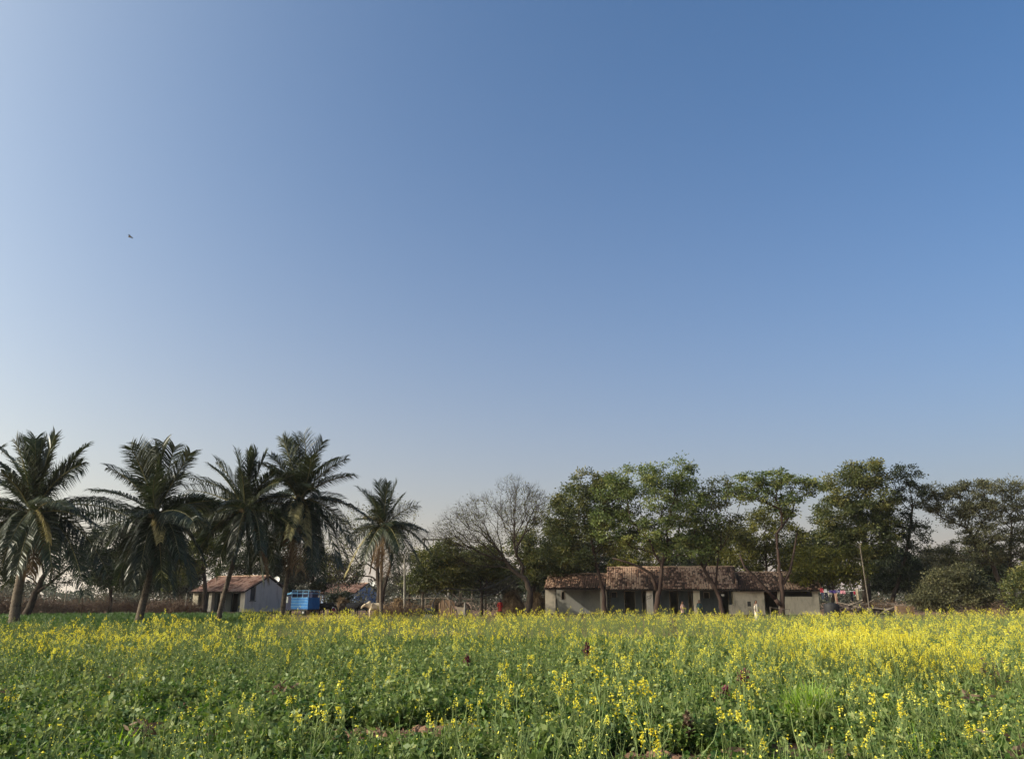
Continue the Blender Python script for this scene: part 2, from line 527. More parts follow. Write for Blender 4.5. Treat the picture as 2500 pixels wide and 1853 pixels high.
def long_house():
    rz = R(-10)
    o, lx, lz = hframe(1330, 76.5, rz)
    h = empty('farmhouse', o, rz)
    tag(h, 'long low farmhouse with tiled roof and pillared verandah behind the mustard field', 'house')
    YR, YB, RW = 3.1, 6.4, 2.2
    FLOOR = .28
    xA0, xA1, xB1, xC1 = lx(1332), lx(1480), lx(1806), lx(2003)
    zeA, zeB, zeC = lz(1437, lx(1400), -.4), lz(1439.5, lx(1640), -.4), lz(1441, lx(1900), -.4)
    zrA, zrB, zrC = lz(1402, lx(1420), YR), lz(1385, lx(1650), YR), lz(1398, lx(1900), YR)

    def dk(x, s):
        v = .18 * math.sin(x * .9 + 1) + .15 * math.sin(x * 2.3 + s * 3)
        return v - (.2 if x < xA1 else 0) - (.1 if x > xB1 else 0) + (.12 if s > .75 else 0)
    gable_roof(h, xA0 - .1, xA1 - .05, -.42, zeA, YR, zrA, YB + .3, zeA, MAT['tile'], seed=3, dark=dk)
    gable_roof(h, xA1, xB1, -.42, zeB, YR, zrB, YB + .3, zeB, MAT['tile'], seed=4, dark=dk)
    gable_roof(h, xB1 + .05, xC1 + .25, -.42, zeC, YR, zrC, YB + .3, zeC, MAT['tile'], seed=5, dark=dk)
    # plinth, ends, rear and cross walls
    part_box('plinth', 'stone', h, xA0 - .1, xC1 + .1, -.25, YB, 0, FLOOR)
    zt = .12
    for (x, ze, zr) in ((xA0, zeA, zrA), (xA1 - .3, zeA, zrA), (xA1 + .04, zeB, zrB), (xB1 - .3, zeB, zrB), (xC1 - .25, zeC, zrC)):
        gable_wall(h, x, x + .25, [(RW, FLOOR), (YB - .02, FLOOR), (YB - .02, ze - .22), (YR, zr - .2), (RW, ze + (zr - ze) * (RW + .42) / (YR + .42) - .2)], 'plaster')
    for (w0, w1, ze) in ((xA0 + .26, xA1 - .31, zeA), (xA1 + .3, xB1 - .31, zeB), (xB1 - .04, xC1 - .26, zeC)):
        part_box('wall', 'plaster', h, w0, w1, YB - .3, YB - .04, FLOOR, ze + .06)
    # recessed verandah wall with door and window openings, piece by piece
    def topz(x):
        ze, zr = (zeA, zrA) if x < xA1 else (zeB, zrB) if x < xB1 else (zeC, zrC)
        return ze + (zr - ze) * (RW + .42) / (YR + .42) - .16

    def wall_run(p0, p1, openings, mat, yw=RW, th=.22):
        """openings: (px0, px1, py_top, py_bottom or None, kind)"""
        x = lx(p0, yw)
        xe = lx(p1, yw)
        for (a, b, pt, pb, kind) in openings:
            xa, xb = lx(a, yw), lx(b, yw)
            if xa - x > .02:
                part_box('wall', mat, h, x, xa, yw, yw + th, FLOOR, topz(x + .1))
            z1 = lz(pt, xa, yw)
            z0 = FLOOR if pb is None else lz(pb, xa, yw)
            if topz(xa) - z1 > .03:
                part_box('lintel', mat, h, xa, xb, yw + .003, yw + th, z1, topz(xa))
            if pb is not None:
                part_box('wall', mat, h, xa, xb, yw + .003, yw + th, FLOOR, z0)
            fm = MB(); fw = .055
            for (b0, b1, c0, c1) in ((xa, xa + fw, z0, z1), (xb - fw, xb, z0, z1), (xa + fw, xb - fw, z1 - fw, z1)):
                fm.box(b0, b1, yw - .025, yw + .12, c0, c1)
            fm.build('frame', MAT['wood_grey'], h)
            if kind == 'window':
                f = MB()
                for k in range(4):
                    xx = xa + (xb - xa) * (k + .5) / 4
                    f.box(xx - .012, xx + .012, yw + .08, yw + .1, z0, z1)
                w = MB(); w.box(xa, xb, yw + .14, yw + .16, z0, z1)
                win = w.build('window', MAT['interior'], h)
                f.build('bars', MAT['wood_dark'], win)
            else:
                dd = MB(); dd.box(xa + .02, xa + .06, yw + .23, yw + .23 + (xb - xa) * .9, FLOOR, z1 - .03)
                dr = dd.build('door', MAT['wood_dark'], h)
                k = MB(); k.box(xa + .06, xa + .1, yw + .23 + (xb - xa) * .7, yw + .26 + (xb - xa) * .7, 1.1, 1.25)
                k.build('handle', MAT['steel_white'], dr)
            x = xb
        if xe - x > .02:
            part_box('wall', mat, h, x, xe, yw, yw + th, FLOOR, topz(x + .1))
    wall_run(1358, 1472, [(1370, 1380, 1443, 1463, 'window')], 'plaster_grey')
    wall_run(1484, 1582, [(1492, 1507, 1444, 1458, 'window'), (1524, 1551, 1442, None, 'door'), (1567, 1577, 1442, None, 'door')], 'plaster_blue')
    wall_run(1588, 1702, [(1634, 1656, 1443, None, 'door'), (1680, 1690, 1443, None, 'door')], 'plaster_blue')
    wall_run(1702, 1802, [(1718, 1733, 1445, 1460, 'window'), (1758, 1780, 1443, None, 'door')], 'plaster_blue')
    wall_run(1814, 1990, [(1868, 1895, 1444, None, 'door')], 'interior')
    # front pillars
    def pillar(a, b, mat='plaster', yb=.42, label=None):
        xa, xb = lx(a), lx(b)
        ze = zeA if xa < xA1 - .6 else zeB if xa < xB1 - .3 else zeC
        p = part_box('pillar', mat, h, xa, xb, 0, yb, FLOOR - .02, ze - .06)
        if label: p['label'] = label
        return p, xa, xb
    pillar(1331, 1356)
    pillar(1465, 1481)
    p, xa, xb = pillar(1578, 1594, 'plaster_white', label='verandah pillar with black scribbled writing')
    # the scrawl on that pillar: two lines of black brush strokes slanting up
    gm = MB()
    q = np.random.default_rng(11)
    w = xb - xa
    for row, zc in ((0, lz(1457, xa)), (1, lz(1462, xa))):
        x = xa + .08
        while x < xb - .12:
            pts = []
            for k in range(5):
                pts.append([x + .05 * q.random(), -.006, zc + (x - xa) * .35 + q.uniform(-.09, .09)])
            for a_, b_ in zip(pts[:-1], pts[1:]):
                a_, b_ = np.array(a_), np.array(b_)
                dd = unit(b_ - a_)
                s_ = np.array([-dd[2], 0, dd[0]]) * .014
                gm.add([a_ - s_, b_ - s_, b_ + s_, a_ + s_], [[0, 1, 2, 3]])
            x += .085
    gm.build('writing', MAT['black_plastic'], p)
    pillar(1693, 1709)
    # room block in front at the right of the verandah
    xa, xb = lx(1791), lx(1866)
    wa, wb, z1, z0 = lx(1824), lx(1833), lz(1468, lx(1828)), lz(1480, lx(1828))
    zt = zeC - .08
    part_box('wall', 'plaster', h, xa, wa, 0, .22, FLOOR - .02, zt)
    part_box('wall', 'plaster', h, wb, xb, 0, .22, FLOOR - .02, zt)
    part_box('wall', 'plaster', h, wa, wb, .004, .218, FLOOR - .02, z0)
    part_box('wall', 'plaster', h, wa, wb, .004, .218, z1, zt)
    part_box('window', 'interior', h, wa, wb, .16, .18, z0, z1)
    part_box('wall', 'plaster', h, xa + .002, xa + .2, .224, RW, FLOOR, zt)
    part_box('wall', 'plaster', h, xb - .2, xb - .002, .224, RW, FLOOR, zt)
    # low walls
    part_box('parapet', 'plaster', h, lx(1778), xa - .004, .02, .2, FLOOR - .02, lz(1476, lx(1785)))
    part_box('parapet', 'plaster', h, lx(1914), lx(1986), 0, .22, FLOOR - .02, lz(1456, lx(1950)))
    pillar(1900, 1912)
    pillar(1985, 1999, 'plaster')
    # eave beams
    for (x0_, x1_, ze) in ((xA0, xA1 - .06, zeA), (xA1 + .02, xB1 - .02, zeB), (xB1 + .08, xC1, zeC)):
        part_box('beam', 'wood_dark', h, x0_, x1_, .1, .24, ze - .05, ze + .05)
    # left porch: prop and crooked stick
    st = MB(); st.tube([[lx(1357), .1, FLOOR], [lx(1357), .12, zeA - .06]], .035)
    st.tube([[lx(1363), .2, FLOOR], [lx(1358), .15, 1.6]], .025)
    st.build('post', MAT['wood_dark'], h)
    # hanging lamp
    lm = MB(); lm.tube([[lx(1767), .6, zeB + .2], [lx(1767), .6, 2.05]], .008)
    lm.tube([[lx(1767), .6, 2.05], [lx(1767), .6, 2.0], [lx(1767), .6, 1.85]], [.05, .16, .1], 10)
    lm.build('lamp', MAT['steel_white'], h)
    return h, o, lx, lz


LH = long_house()


def small_house(name, label, px, d, rz, L, D, zf, yr, zr, zb, wallm, sidem, tilem, front, dish_at, cornerpx):
    o, lx, lz = hframe(px, d, rz)
    h = empty(name, o, rz)
    tag(h, label, 'house', 'small tiled houses')
    RW = 1.5
    gable_roof(h, -.15, L + .12, -.35, zf - .12, yr, zr, D + .25, zb - .1, MAT[tilem], seed=int(px), ridge_mat='ridge', tw=.24, tl=.36,
               dark=lambda x, s: .15 * math.sin(x * 1.3) + .08)
    part_box('plinth', 'stone', h, -.1, L + .1, -.3, D + .1, 0, .3)
    zrw = zf - .12 + (zr - zf + .12) * (RW + .35) / (yr + .35) - .16
    prof = [(0, .3), (D, .3), (D, zb - .24), (yr, zr - .15), (0, zf - .16)]
    gable_wall(h, 0, .22, prof, wallm)
    return h, o, lx, lz, RW, zrw, prof


def house_one():
    rz = R(-25)
    dR = 86.0
    FR = np.array([PX(598, dR), dR])
    L, D = 7.4, 5.7
    FL = FR - L * np.array([math.cos(rz), math.sin(rz)])
    px = 1250 + FL[0] / FL[1] * FPX / math.cos(PITCH)
    h, o, lx, lz, RW, zrw, prof = small_house('cottage', 'small whitewashed cottage with red tiled roof behind the palms', px, FL[1], rz, L, D,
                                              2.42, 3.4, 4.0, 2.95, 'plaster', 'plaster_white', 'tile_red', None, None, 598)
    # right gable in pieces round the tall slit window
    y0w, y1w = .75, 1.55
    z0w, z1w = 1.45, 2.75
    def zt(y):
        return (2.26 + (3.85 - 2.26) * y / 3.4) if y < 3.4 else 3.85 + (2.71 - 3.85) * (y - 3.4) / 2.3
    for pr in ([(0, .3), (y0w, .3), (y0w, zt(y0w)), (0, zt(0))], [(y1w, .3), (D, .3), (D, zt(D)), (3.4, zt(3.4)), (y1w, zt(y1w))],
               [(y0w, .3), (y1w, .3), (y1w, z0w), (y0w, z0w)]):
        gable_wall(h, L - .22, L, pr, 'plaster_white')
    w = MB(); w.box(L - .15, L - .12, y0w, y1w, z0w, z1w)
    win = w.build('window', MAT['interior'], h)
    part_box('sill', 'concrete', win, L - .22, L + .1, y0w - .05, y1w + .05, z0w - .1, z0w - .003)
    part_box('wall', 'plaster', h, .22, L - .22, D - .22, D - .002, .3, 2.6)
    # verandah wall and front pillars
    part_box('wall', 'plaster_blue', h, .23, 2.1, RW, RW + .2, .3, zrw)
    part_box('wall', 'plaster_blue', h, 2.95, 4.1, RW, RW + .2, .3, zrw)
    part_box('wall', 'plaster_blue', h, 5.0, L - .23, RW, RW + .2, .3, zrw)
    for (a, b) in ((2.1, 2.95), (4.1, 5.0)):
        part_box('lintel', 'plaster_blue', h, a, b, RW + .003, RW + .2, 2.2, zrw)
        dd = MB(); dd.box(a + .03, a + .07, RW + .21, RW + .95, .3, 2.18)
        dd.build('door', MAT['wood_dark'], h)
    for a, b, m in ((.23, .8, 'plaster'), (2.3, 2.75, 'plaster_white'), (3.95, 4.35, 'plaster_white'), (L - .62, L - .225, 'plaster_white')):
        part_box('pillar', m, h, a, b, 0, .4, .28, 2.22)
    part_box('beam', 'wood_dark', h, .1, L - .1, .08, .26, 2.222, 2.36)
    return h, o, rz, L, D


H1 = house_one()


def house_two():
    rz = R(-24)
    dR = 120.0
    FR = np.array([PX(867, dR), dR])
    L, D = 8.2, 5.6
    FL = FR - L * np.array([math.cos(rz), math.sin(rz)])
    px = 1250 + FL[0] / FL[1] * FPX / math.cos(PITCH)
    h, o, lx, lz, RW, zrw, prof = small_house('cottage', 'far cottage with pale blue gable and orange tiled roof behind the cattle', px, FL[1], rz, L, D,
                                              2.5, 3.0, 3.85, 2.9, 'plaster_sky', 'plaster_sky', 'tile_red', None, None, 867)
    gable_wall(h, L - .22, L, prof, 'plaster_sky')
    part_box('wall', 'plaster_sky', h, .22, L - .22, 0, .22, .3, 2.2)
    part_box('wall', 'plaster_sky', h, .22, L - .22, D - .22, D - .002, .3, 2.5)
    sm = MB()
    for y, z0, z1 in ((1.9, 2.1, 2.7), (2.75, 2.5, 3.3), (3.9, 2.5, 2.9)):
        sm.add([[L + .004, y - .06, z0], [L + .004, y + .09, z0 + .05], [L + .004, y + .12, z1], [L + .004, y, z1]], [[0, 1, 2, 3]])
    sm.build('vent', MAT['interior'], h)
    return h, o, rz, L, D


H2 = house_two()


def dish(label, house, lp, r, face):
    hh, o, rz, L, D = house
    c, s = math.cos(rz), math.sin(rz)
    w = np.array([o[0] + c * lp[0] - s * lp[1], o[1] + s * lp[0] + c * lp[1], lp[2]])
    e = empty('satellite_dish', w)
    tag(e, label, 'satellite dish', 'satellite dishes on the gables')
    f = unit(np.array(face, float))
    u = unit(np.cross(f, [0, 0, 1])); v = np.cross(u, f)
    m = MB()
    V = [-f * .12]
    for k, rr in ((1, .5), (2, 1.0)):
        a = np.arange(16) / 16 * 2 * math.pi
        V += list(r * rr * (np.cos(a)[:, None] * u + np.sin(a)[:, None] * v) - f * .12 * (1 - rr ** 2))
    i = np.arange(16); j = (i + 1) % 16
    m.add(V, np.stack([np.zeros(16, int), 1 + i, 1 + j], 1))
    m.add(V, np.stack([1 + i, 17 + i, 17 + j, 1 + j], 1))
    m.build('reflector', MAT['steel_white'], e)
    a = MB(); a.tube([-v * r, -v * r * .3 + f * .35, f * .42], .015, 5); a.tube([f * .38, f * .5], .04, 6)
    a.build('feed_arm', MAT['black_plastic'], e)
    a = MB(); a.tube([-f * .12, -f * .25 - v * .1, -f * .25 - v * (r + .35)], .025, 6)
    a.build('mount', MAT['black_plastic'], e)


dish('round satellite dish on the white cottage gable', H1, (7.25, 4.75, 3.62), .42, (-.35, -1, .35))
dish('white satellite dish on the pale blue gable', H2, (8.1, 4.5, 3.75), .42, (-.35, -1, .35))


# ------------------------------------------------------------------ trees
def grow(trunk, attr, r_tip, r_base, seed, arch=.18, pl=.35):
    """branch skeleton: every crown point is joined to the nearest existing wood, thickness by how much it carries"""
    q = np.random.default_rng(seed)
    pos = [p for p in trunk]
    par = [i - 1 for i in range(len(trunk))]
    path = [0.0]
    for i in range(1, len(trunk)):
        path.append(path[-1] + np.linalg.norm(trunk[i] - trunk[i - 1]))
    nt = len(trunk)
    start = max(1, int(nt * .45))
    top = trunk[-1]
    order = np.argsort(np.linalg.norm(attr - top, axis=1))
    tip_of = []
    for ai in order:
        a = attr[ai]
        pa = np.array(pos[start:])
        dd = np.linalg.norm(pa - a, axis=1)
        cost = dd + pl * np.array(path[start:]) + .25 * np.maximum(0, pa[:, 2] - a[2])
        k = int(np.argmin(cost)) + start
        p0 = pos[k]
        L = np.linalg.norm(a - p0)
        ns = max(1, min(5, int(L / .7)))
        prev = k
        for s_ in range(1, ns + 1):
            f = s_ / ns
            p = p0 + (a - p0) * f
            if s_ < ns:
                p = p + q.normal(size=3) * L * .05 + np.array([0, 0, arch * L * math.sin(math.pi * f)])
            path.append(path[prev] + np.linalg.norm(p - pos[prev]))
            pos.append(p); par.append(prev); prev = len(pos) - 1
        tip_of.append(prev)
    n = len(pos)
    cnt = np.zeros(n)
    for t_ in tip_of:
        cnt[t_] += 1
    for i in range(n - 1, 0, -1):
        if i >= nt or True:
            cnt[par[i]] += cnt[i]
    rad = r_tip * np.maximum(cnt, 1) ** .5
    if rad[nt - 1] > 0:
        kk = (r_base * .75) / max(rad[nt - 1], 1e-6)
        rad = np.where(np.arange(n) >= nt, np.minimum(rad, r_base * .45), rad)
    for i in range(nt):
        rad[i] = r_base * (1.2 - .72 * (i / max(1, nt - 1)) ** .8)
    return np.array(pos), np.array(par), rad, tip_of, nt


def wood_mesh(mb, pos, par, rad, nt, sides=5):
    mb.tube(pos[:nt], rad[:nt], 9)
    idx = np.arange(nt, len(pos))
    A = pos[par[idx]]; B = pos[idx]
    ra = np.minimum(rad[par[idx]], rad[idx] * 1.35); rb = rad[idx]
    D = unit(B - A)
    ref = np.where(np.abs(D[:, 2:3]) < .9, np.array([[0, 0, 1.0]]), np.array([[1.0, 0, 0]]))
    U = unit(np.cross(D, ref)); W = np.cross(D, U)
    a = np.arange(sides) / sides * 2 * math.pi
    ring = U[:, None, :] * np.cos(a)[None, :, None] + W[:, None, :] * np.sin(a)[None, :, None]
    VA = A[:, None, :] + ring * ra[:, None, None]
    VB = B[:, None, :] + ring * rb[:, None, None]
    V = np.concatenate([VA, VB], 1).reshape(-1, 3)
    i = np.arange(sides); j = (i + 1) % sides
    f = np.stack([i, j, j + sides, i + sides], 1)
    F = (f[None] + (np.arange(len(idx)) * sides * 2)[:, None, None]).reshape(-1, 4)
    mb.add(V, F)


def lobe_points(lobes, d, n, q, shell=.55):
    """crown points inside ellipsoid lobes given in photograph pixels (px, py, rx, ry[, depth offset])"""
    vol = np.array([l[2] * l[3] for l in lobes], float)
    num = np.maximum(3, (n * vol / vol.sum()).astype(int))
    out = []
    for l, k in zip(lobes, num):
        dz = l[4] if len(l) > 4 else 0.0
        dd = d + dz
        c = P(l[0], l[1], dd)
        m = PPM(dd)
        rx, ry = l[2] / m, l[3] / m
        u = rdirs(k, q) * (q.random((k, 1)) ** (1 / 3) * (1 - shell) + shell * q.random((k, 1)) ** .12)
        out.append(c + u * np.array([rx, (rx + ry) * .5, ry]))
    return np.concatenate(out)


def tree(label, d, trunk_px, lobes, n_attr, per, leaf=(.17, .085), clump=.42, mat='leaf_neem', bark='bark', r_base=.2, r_tip=.014,
         seed=1, name='broadleaf_tree', cat='tree', group=None, flat=.6, droop=.25, shell=.55, arch=.15, tintb=.0, extra=None, pl=.5, twigs=0):
    q = np.random.default_rng(seed)
    per = int(per * 1.75) if per > 20 else per; leaf = (leaf[0] * 1.1, leaf[1] * 1.2); n_attr = int(n_attr * 1.15); r_tip *= .72 if per > 20 else .9; clump *= .68 if per > 20 else .9
    tp = np.array([P(a, b, d) for a, b in trunk_px])
    tp[0, 2] = -.05
    t = np.linspace(0, 1, len(tp)); tt = np.linspace(0, 1, len(tp) * 3)
    trunk = np.stack([np.interp(tt, t, tp[:, k]) for k in range(3)], 1)
    trunk[1:-1] += q.normal(size=(len(trunk) - 2, 3)) * r_base * .12
    attr = lobe_points(lobes, d, n_attr, q, shell)
    attr = attr[attr[:, 2] > .6]
    pos, par, rad, tips, nt = grow(trunk, attr, r_tip, r_base, seed, arch, pl)
    base = np.array([tp[0][0], tp[0][1], 0.0])
    e = empty(name, base)
    tag(e, label, cat, group)
    w = MB(); wood_mesh(w, pos, par, rad, nt)
    if extra:
        for pts, r0, r1 in extra:
            pp = np.array([P(a, b, d + (c if c else 0)) for a, b, c in pts])
            w.tube(pp, np.linspace(r0, r1, len(pp)), 8)
    if twigs:
        T = pos[tips]
        k = np.repeat(np.arange(len(T)), twigs)
        dirs = unit(unit(T - trunk[-1])[k] + q.normal(size=(len(k), 3)) * .75)
        Ls = q.uniform(.35, 1.1, len(k))
        nrm = rdirs(len(k), q)
        w.leaves(T[k], dirs, nrm, Ls, r_tip * 1.6)
        w.leaves(T[k], dirs, np.cross(nrm, dirs), Ls, r_tip * 1.6)
    w.build('trunk', MAT[bark], e, base, smooth=True)
    if per:
        T = pos[tips]
        # clumps at tips and some along the outer twigs
        k = np.repeat(np.arange(len(T)), per)
        sz = q.uniform(.6, 1.4, len(T))
        tb = q.normal(size=len(T)) * .24
        off = q.normal(size=(len(k), 3)) * clump * sz[k][:, None] * np.array([1, 1, flat])
        C = T[k] + off
        D = unit(off + q.normal(size=(len(k), 3)) * clump * .6 + np.array([0, 0, -droop * clump]))
        N = unit(q.normal(size=(len(k), 3)) * .75 + np.array([0, 0, .8]))
        L = leaf[0] * q.uniform(.6, 1.35, len(k))
        c = MB()
        c.leaves(C, D, N, L, leaf[1] * q.uniform(.7, 1.3, len(k)), np.clip(.45 + tintb + tb[k] + q.normal(size=len(k)) * .16, 0, 1))
        c.build('crown', MAT[mat], e, base)
    return e


BG = 'trees behind the palms'
# ---- right half, in front of and behind the farmhouse
tree('bent tree with half bare crown and dark leaning trunk beside the black hoses', 72,
     [(1284, 1500), (1296, 1450), (1282, 1412), (1250, 1392), (1228, 1360)],
     [(1200, 1270, 95, 70), (1130, 1290, 60, 60), (1270, 1240, 70, 55), (1250, 1190, 40, 25), (1160, 1340, 70, 50), (1310, 1240, 40, 50), (1085, 1300, 35, 40)], 520, 9,
     (.13, .06), .4, 'leaf_olive', 'bark', .29, .010, 21, 'sparse_tree', twigs=8, pl=.7, shell=.2)
tree('leafy green branch tree growing between the bare tree and the farmhouse', 80,
     [(1300, 1500), (1300, 1450), (1310, 1400), (1330, 1350)],
     [(1320, 1330, 60, 65), (1370, 1270, 50, 60), (1390, 1360, 70, 45), (1330, 1400, 60, 30), (1270, 1340, 40, 40)], 190, 75,
     (.2, .10), .45, 'leaf_neem', 'bark', .26, .014, 22, group='trees round the farmhouse')
tree('green tree with slim dark trunk rising before the left bay of the farmhouse roof', 73,
     [(1478, 1505), (1474, 1450), (1462, 1400), (1450, 1350), (1440, 1300)],
     [(1430, 1180, 55, 35), (1400, 1250, 60, 60), (1460, 1240, 60, 60), (1500, 1290, 60, 60), (1420, 1330, 70, 50), (1490, 1190, 40, 40), (1370, 1330, 45, 50)], 210, 62,
     (.2, .10), .42, 'leaf_neem', 'bark_red', .19, .014, 23, group='trees round the farmhouse')
tree('tall spreading tree with forked trunk in front of the main farmhouse roof', 71,
     [(1600, 1510), (1606, 1460), (1612, 1420), (1618, 1370), (1630, 1320)],
     [(1640, 1155, 70, 38), (1560, 1170, 80, 40), (1500, 1220, 55, 50), (1600, 1240, 110, 60), (1690, 1230, 55, 65), (1720, 1290, 45, 45), (1560, 1310, 80, 35), (1680, 1340, 70, 40), (1470, 1280, 35, 50)], 300, 52,
     (.2, .095), .42, 'leaf_fresh', 'bark_red', .24, .016, 24, extra=[([(1604, 1440, 0), (1597, 1420, -.1), (1588, 1400, -.2), (1565, 1385, -.4), (1530, 1372, -.6), (1495, 1362, -.8)], .19, .06)],
     group='trees round the farmhouse', pl=.45)
tree('airy tree with leaning crooked trunk before the dark verandah door', 72,
     [(1768, 1505), (1758, 1465), (1744, 1430), (1728, 1405), (1716, 1385), (1706, 1350)],
     [(1745, 1300, 50, 45), (1710, 1330, 40, 45), (1790, 1290, 40, 40), (1740, 1230, 40, 40), (1760, 1200, 60, 40)], 120, 34,
     (.19, .09), .36, 'leaf_neem', 'bark_red', .19, .013, 25, extra=[([(1746, 1435, 0), (1750, 1400, .2), (1752, 1370, .3), (1758, 1330, .4)], .12, .05)],
     group='trees round the farmhouse')
tree('umbrella topped tree with open crown and sawn limb beside the low wall', 70,
     [(1908, 1510), (1910, 1465), (1908, 1420), (1902, 1385), (1898, 1340)],
     [(1830, 1175, 45, 22), (1890, 1170, 45, 25), (1945, 1180, 45, 25), (1985, 1195, 25, 20), (1800, 1210, 40, 25), (1860, 1200, 30, 30), (1930, 1230, 40, 30)], 130, 38,
     (.2, .09), .34, 'leaf_fresh', 'bark_red', .22, .017, 26, flat=.4,
     extra=[([(1904, 1476, -.1), (1893, 1462, -.2)], .2, .17), ([(1893, 1462, -.2), (1865, 1432, -.4), (1840, 1405, -.6), (1818, 1385, -.7), (1806, 1355, -.8)], .16, .07),
            ([(1912, 1425, 0), (1928, 1395, .2), (1938, 1350, .4), (1946, 1300, .6)], .15, .06)],
     group='trees round the farmhouse', pl=.5)
tree('dull brown and green thicket crown behind the lower right roof', 80,
     [(1880, 1480), (1875, 1420), (1870, 1370)],
     [(1850, 1310, 60, 55), (1920, 1330, 60, 60), (1800, 1330, 55, 50), (1880, 1260, 60, 30), (1960, 1370, 60, 40)], 190, 52,
     (.2, .1), .45, 'leaf_olive', 'bark', .2, .013, 27, group='trees round the farmhouse')
tree('low drooping green tree over the clothes line', 73,
     [(2030, 1500), (2035, 1440), (2030, 1400)],
     [(2000, 1370, 55, 40), (2050, 1390, 50, 40), (1975, 1410, 40, 28), (2090, 1370, 45, 45)], 130, 60,
     (.2, .1), .42, 'leaf_olive', 'bark', .14, .012, 28, group='trees round the farmhouse')
tree('tallest dense green tree behind the leaning bamboo pole', 78,
     [(2116, 1495), (2116, 1440), (2112, 1380), (2110, 1320), (2108, 1270)],
     [(2110, 1150, 50, 32), (2065, 1190, 55, 45), (2120, 1220, 65, 55), (2050, 1270, 65, 60), (2110, 1310, 75, 55), (2030, 1330, 50, 40), (2160, 1270, 35, 45)], 260, 80,
     (.21, .105), .45, 'leaf_neem', 'bark', .4, .016, 29, group='trees round the farmhouse')
tree('tree with crooked dark trunk and thin airy crown next to the tallest tree', 79,
     [(2165, 1490), (2190, 1430), (2212, 1360), (2222, 1290), (2228, 1230)],
     [(2190, 1160, 25, 25), (2225, 1160, 25, 25), (2220, 1210, 40, 35), (2190, 1280, 40, 45), (2240, 1310, 35, 40), (2180, 1370, 55, 45), (2230, 1400, 45, 30)], 170, 44,
     (.19, .09), .36, 'leaf_dark', 'bark', .19, .013, 30, group='trees round the farmhouse', pl=.5)
tree('flat topped acacia with layered crown reaching over the sky gap', 80,
     [(2450, 1500), (2448, 1440), (2425, 1380), (2390, 1330), (2360, 1290)],
     [(2300, 1200, 65, 22), (2370, 1195, 70, 25), (2330, 1245, 75, 22), (2280, 1230, 35, 20), (2400, 1240, 50, 30), (2400, 1300, 60, 30), (2340, 1270, 40, 18), (2360, 1350, 70, 40), (2300, 1370, 45, 40)], 300, 52,
     (.17, .08), .36, 'leaf_acacia', 'bark', .26, .013, 31, flat=.45, group='acacias at the right edge', pl=.5, shell=.3)
tree('pale topped acacia with brown crown cut by the frame edge', 82,
     [(2475, 1500), (2470, 1430), (2465, 1360), (2470, 1290)],
     [(2450, 1190, 60, 22), (2500, 1215, 45, 40), (2440, 1250, 45, 35), (2510, 1280, 50, 45), (2480, 1330, 55, 45), (2430, 1340, 40, 40), (2520, 1390, 50, 50)], 260, 46,
     (.17, .08), .38, 'leaf_acacia', 'bark', .24, .013, 32, flat=.5, group='acacias at the right edge', pl=.5)
tree('big rounded green bush at the field edge under the acacias', 64,
     [(2320, 1510), (2325, 1470), (2330, 1440)],
     [(2305, 1418, 40, 34), (2345, 1408, 30, 36), (2375, 1440, 40, 34), (2265, 1448, 34, 28), (2240, 1470, 26, 16), (2405, 1462, 36, 22), (2320, 1470, 80, 20)], 200, 40,
     (.15, .075), .34, 'leaf_acacia', 'bark', .12, .01, 33, 'bush', 'bush', shell=.15, twigs=3)
tree('small leafy bush at the far right of the field edge', 60,
     [(2490, 1520), (2490, 1470)],
     [(2490, 1440, 35, 55), (2530, 1420, 45, 60)], 80, 60, (.16, .08), .34, 'leaf_neem', 'bark', .1, .01, 34, 'bush', 'bush')
# ---- middle
tree('low green tree beside the concrete pole', 76,
     [(1031, 1495), (1032, 1450), (1040, 1410)],
     [(1045, 1375, 42, 36), (1090, 1350, 38, 34), (1020, 1420, 34, 24), (1085, 1405, 46, 34), (1120, 1390, 30, 34)], 170, 56,
     (.2, .1), .46, 'leaf_neem', 'bark_pale', .15, .012, 41, group='low trees in the middle')
tree('dark dense small tree behind the cart', 80,
     [(1175, 1500), (1176, 1450), (1172, 1410)],
     [(1165, 1372, 48, 34), (1210, 1390, 42, 30), (1145, 1405, 36, 30), (1190, 1352, 30, 24)], 150, 56,
     (.2, .1), .46, 'leaf_neem', 'bark', .16, .012, 42, group='low trees in the middle')
# ---- left, behind the palms
tree('dark gnarled tree with forking limbs behind the leftmost palm', 66,
     [(60, 1510), (85, 1450), (110, 1400), (140, 1370)],
     [(60, 1340, 60, 40), (150, 1350, 45, 30), (190, 1380, 45, 30), (110, 1310, 60, 35), (20, 1390, 50, 40), (140, 1420, 30, 18)], 150, 40,
     (.16, .08), .38, 'leaf_dark', 'bark', .28, .014, 51, group=BG,
     extra=[([(85, 1450, 0), (120, 1425, 0), (150, 1400, .3), (175, 1380, .4)], .16, .06)])
tree('dense green tree filling the gap between the first two palms', 84,
     [(268, 1495), (270, 1440), (275, 1400)],
     [(270, 1320, 60, 50), (230, 1370, 45, 45), (310, 1370, 60, 45), (280, 1410, 60, 30)], 170, 62,
     (.22, .11), .48, 'leaf_dark', 'bark', .22, .013, 52, group=BG)
tree('pale green crowned tree showing above the second palm', 82,
     [(500, 1495), (500, 1420), (495, 1360)],
     [(500, 1250, 55, 30), (460, 1290, 50, 40), (530, 1310, 55, 45), (480, 1350, 60, 40), (440, 1400, 50, 35)], 190, 62,
     (.22, .11), .48, 'leaf_neem', 'bark', .24, .014, 53, group=BG)
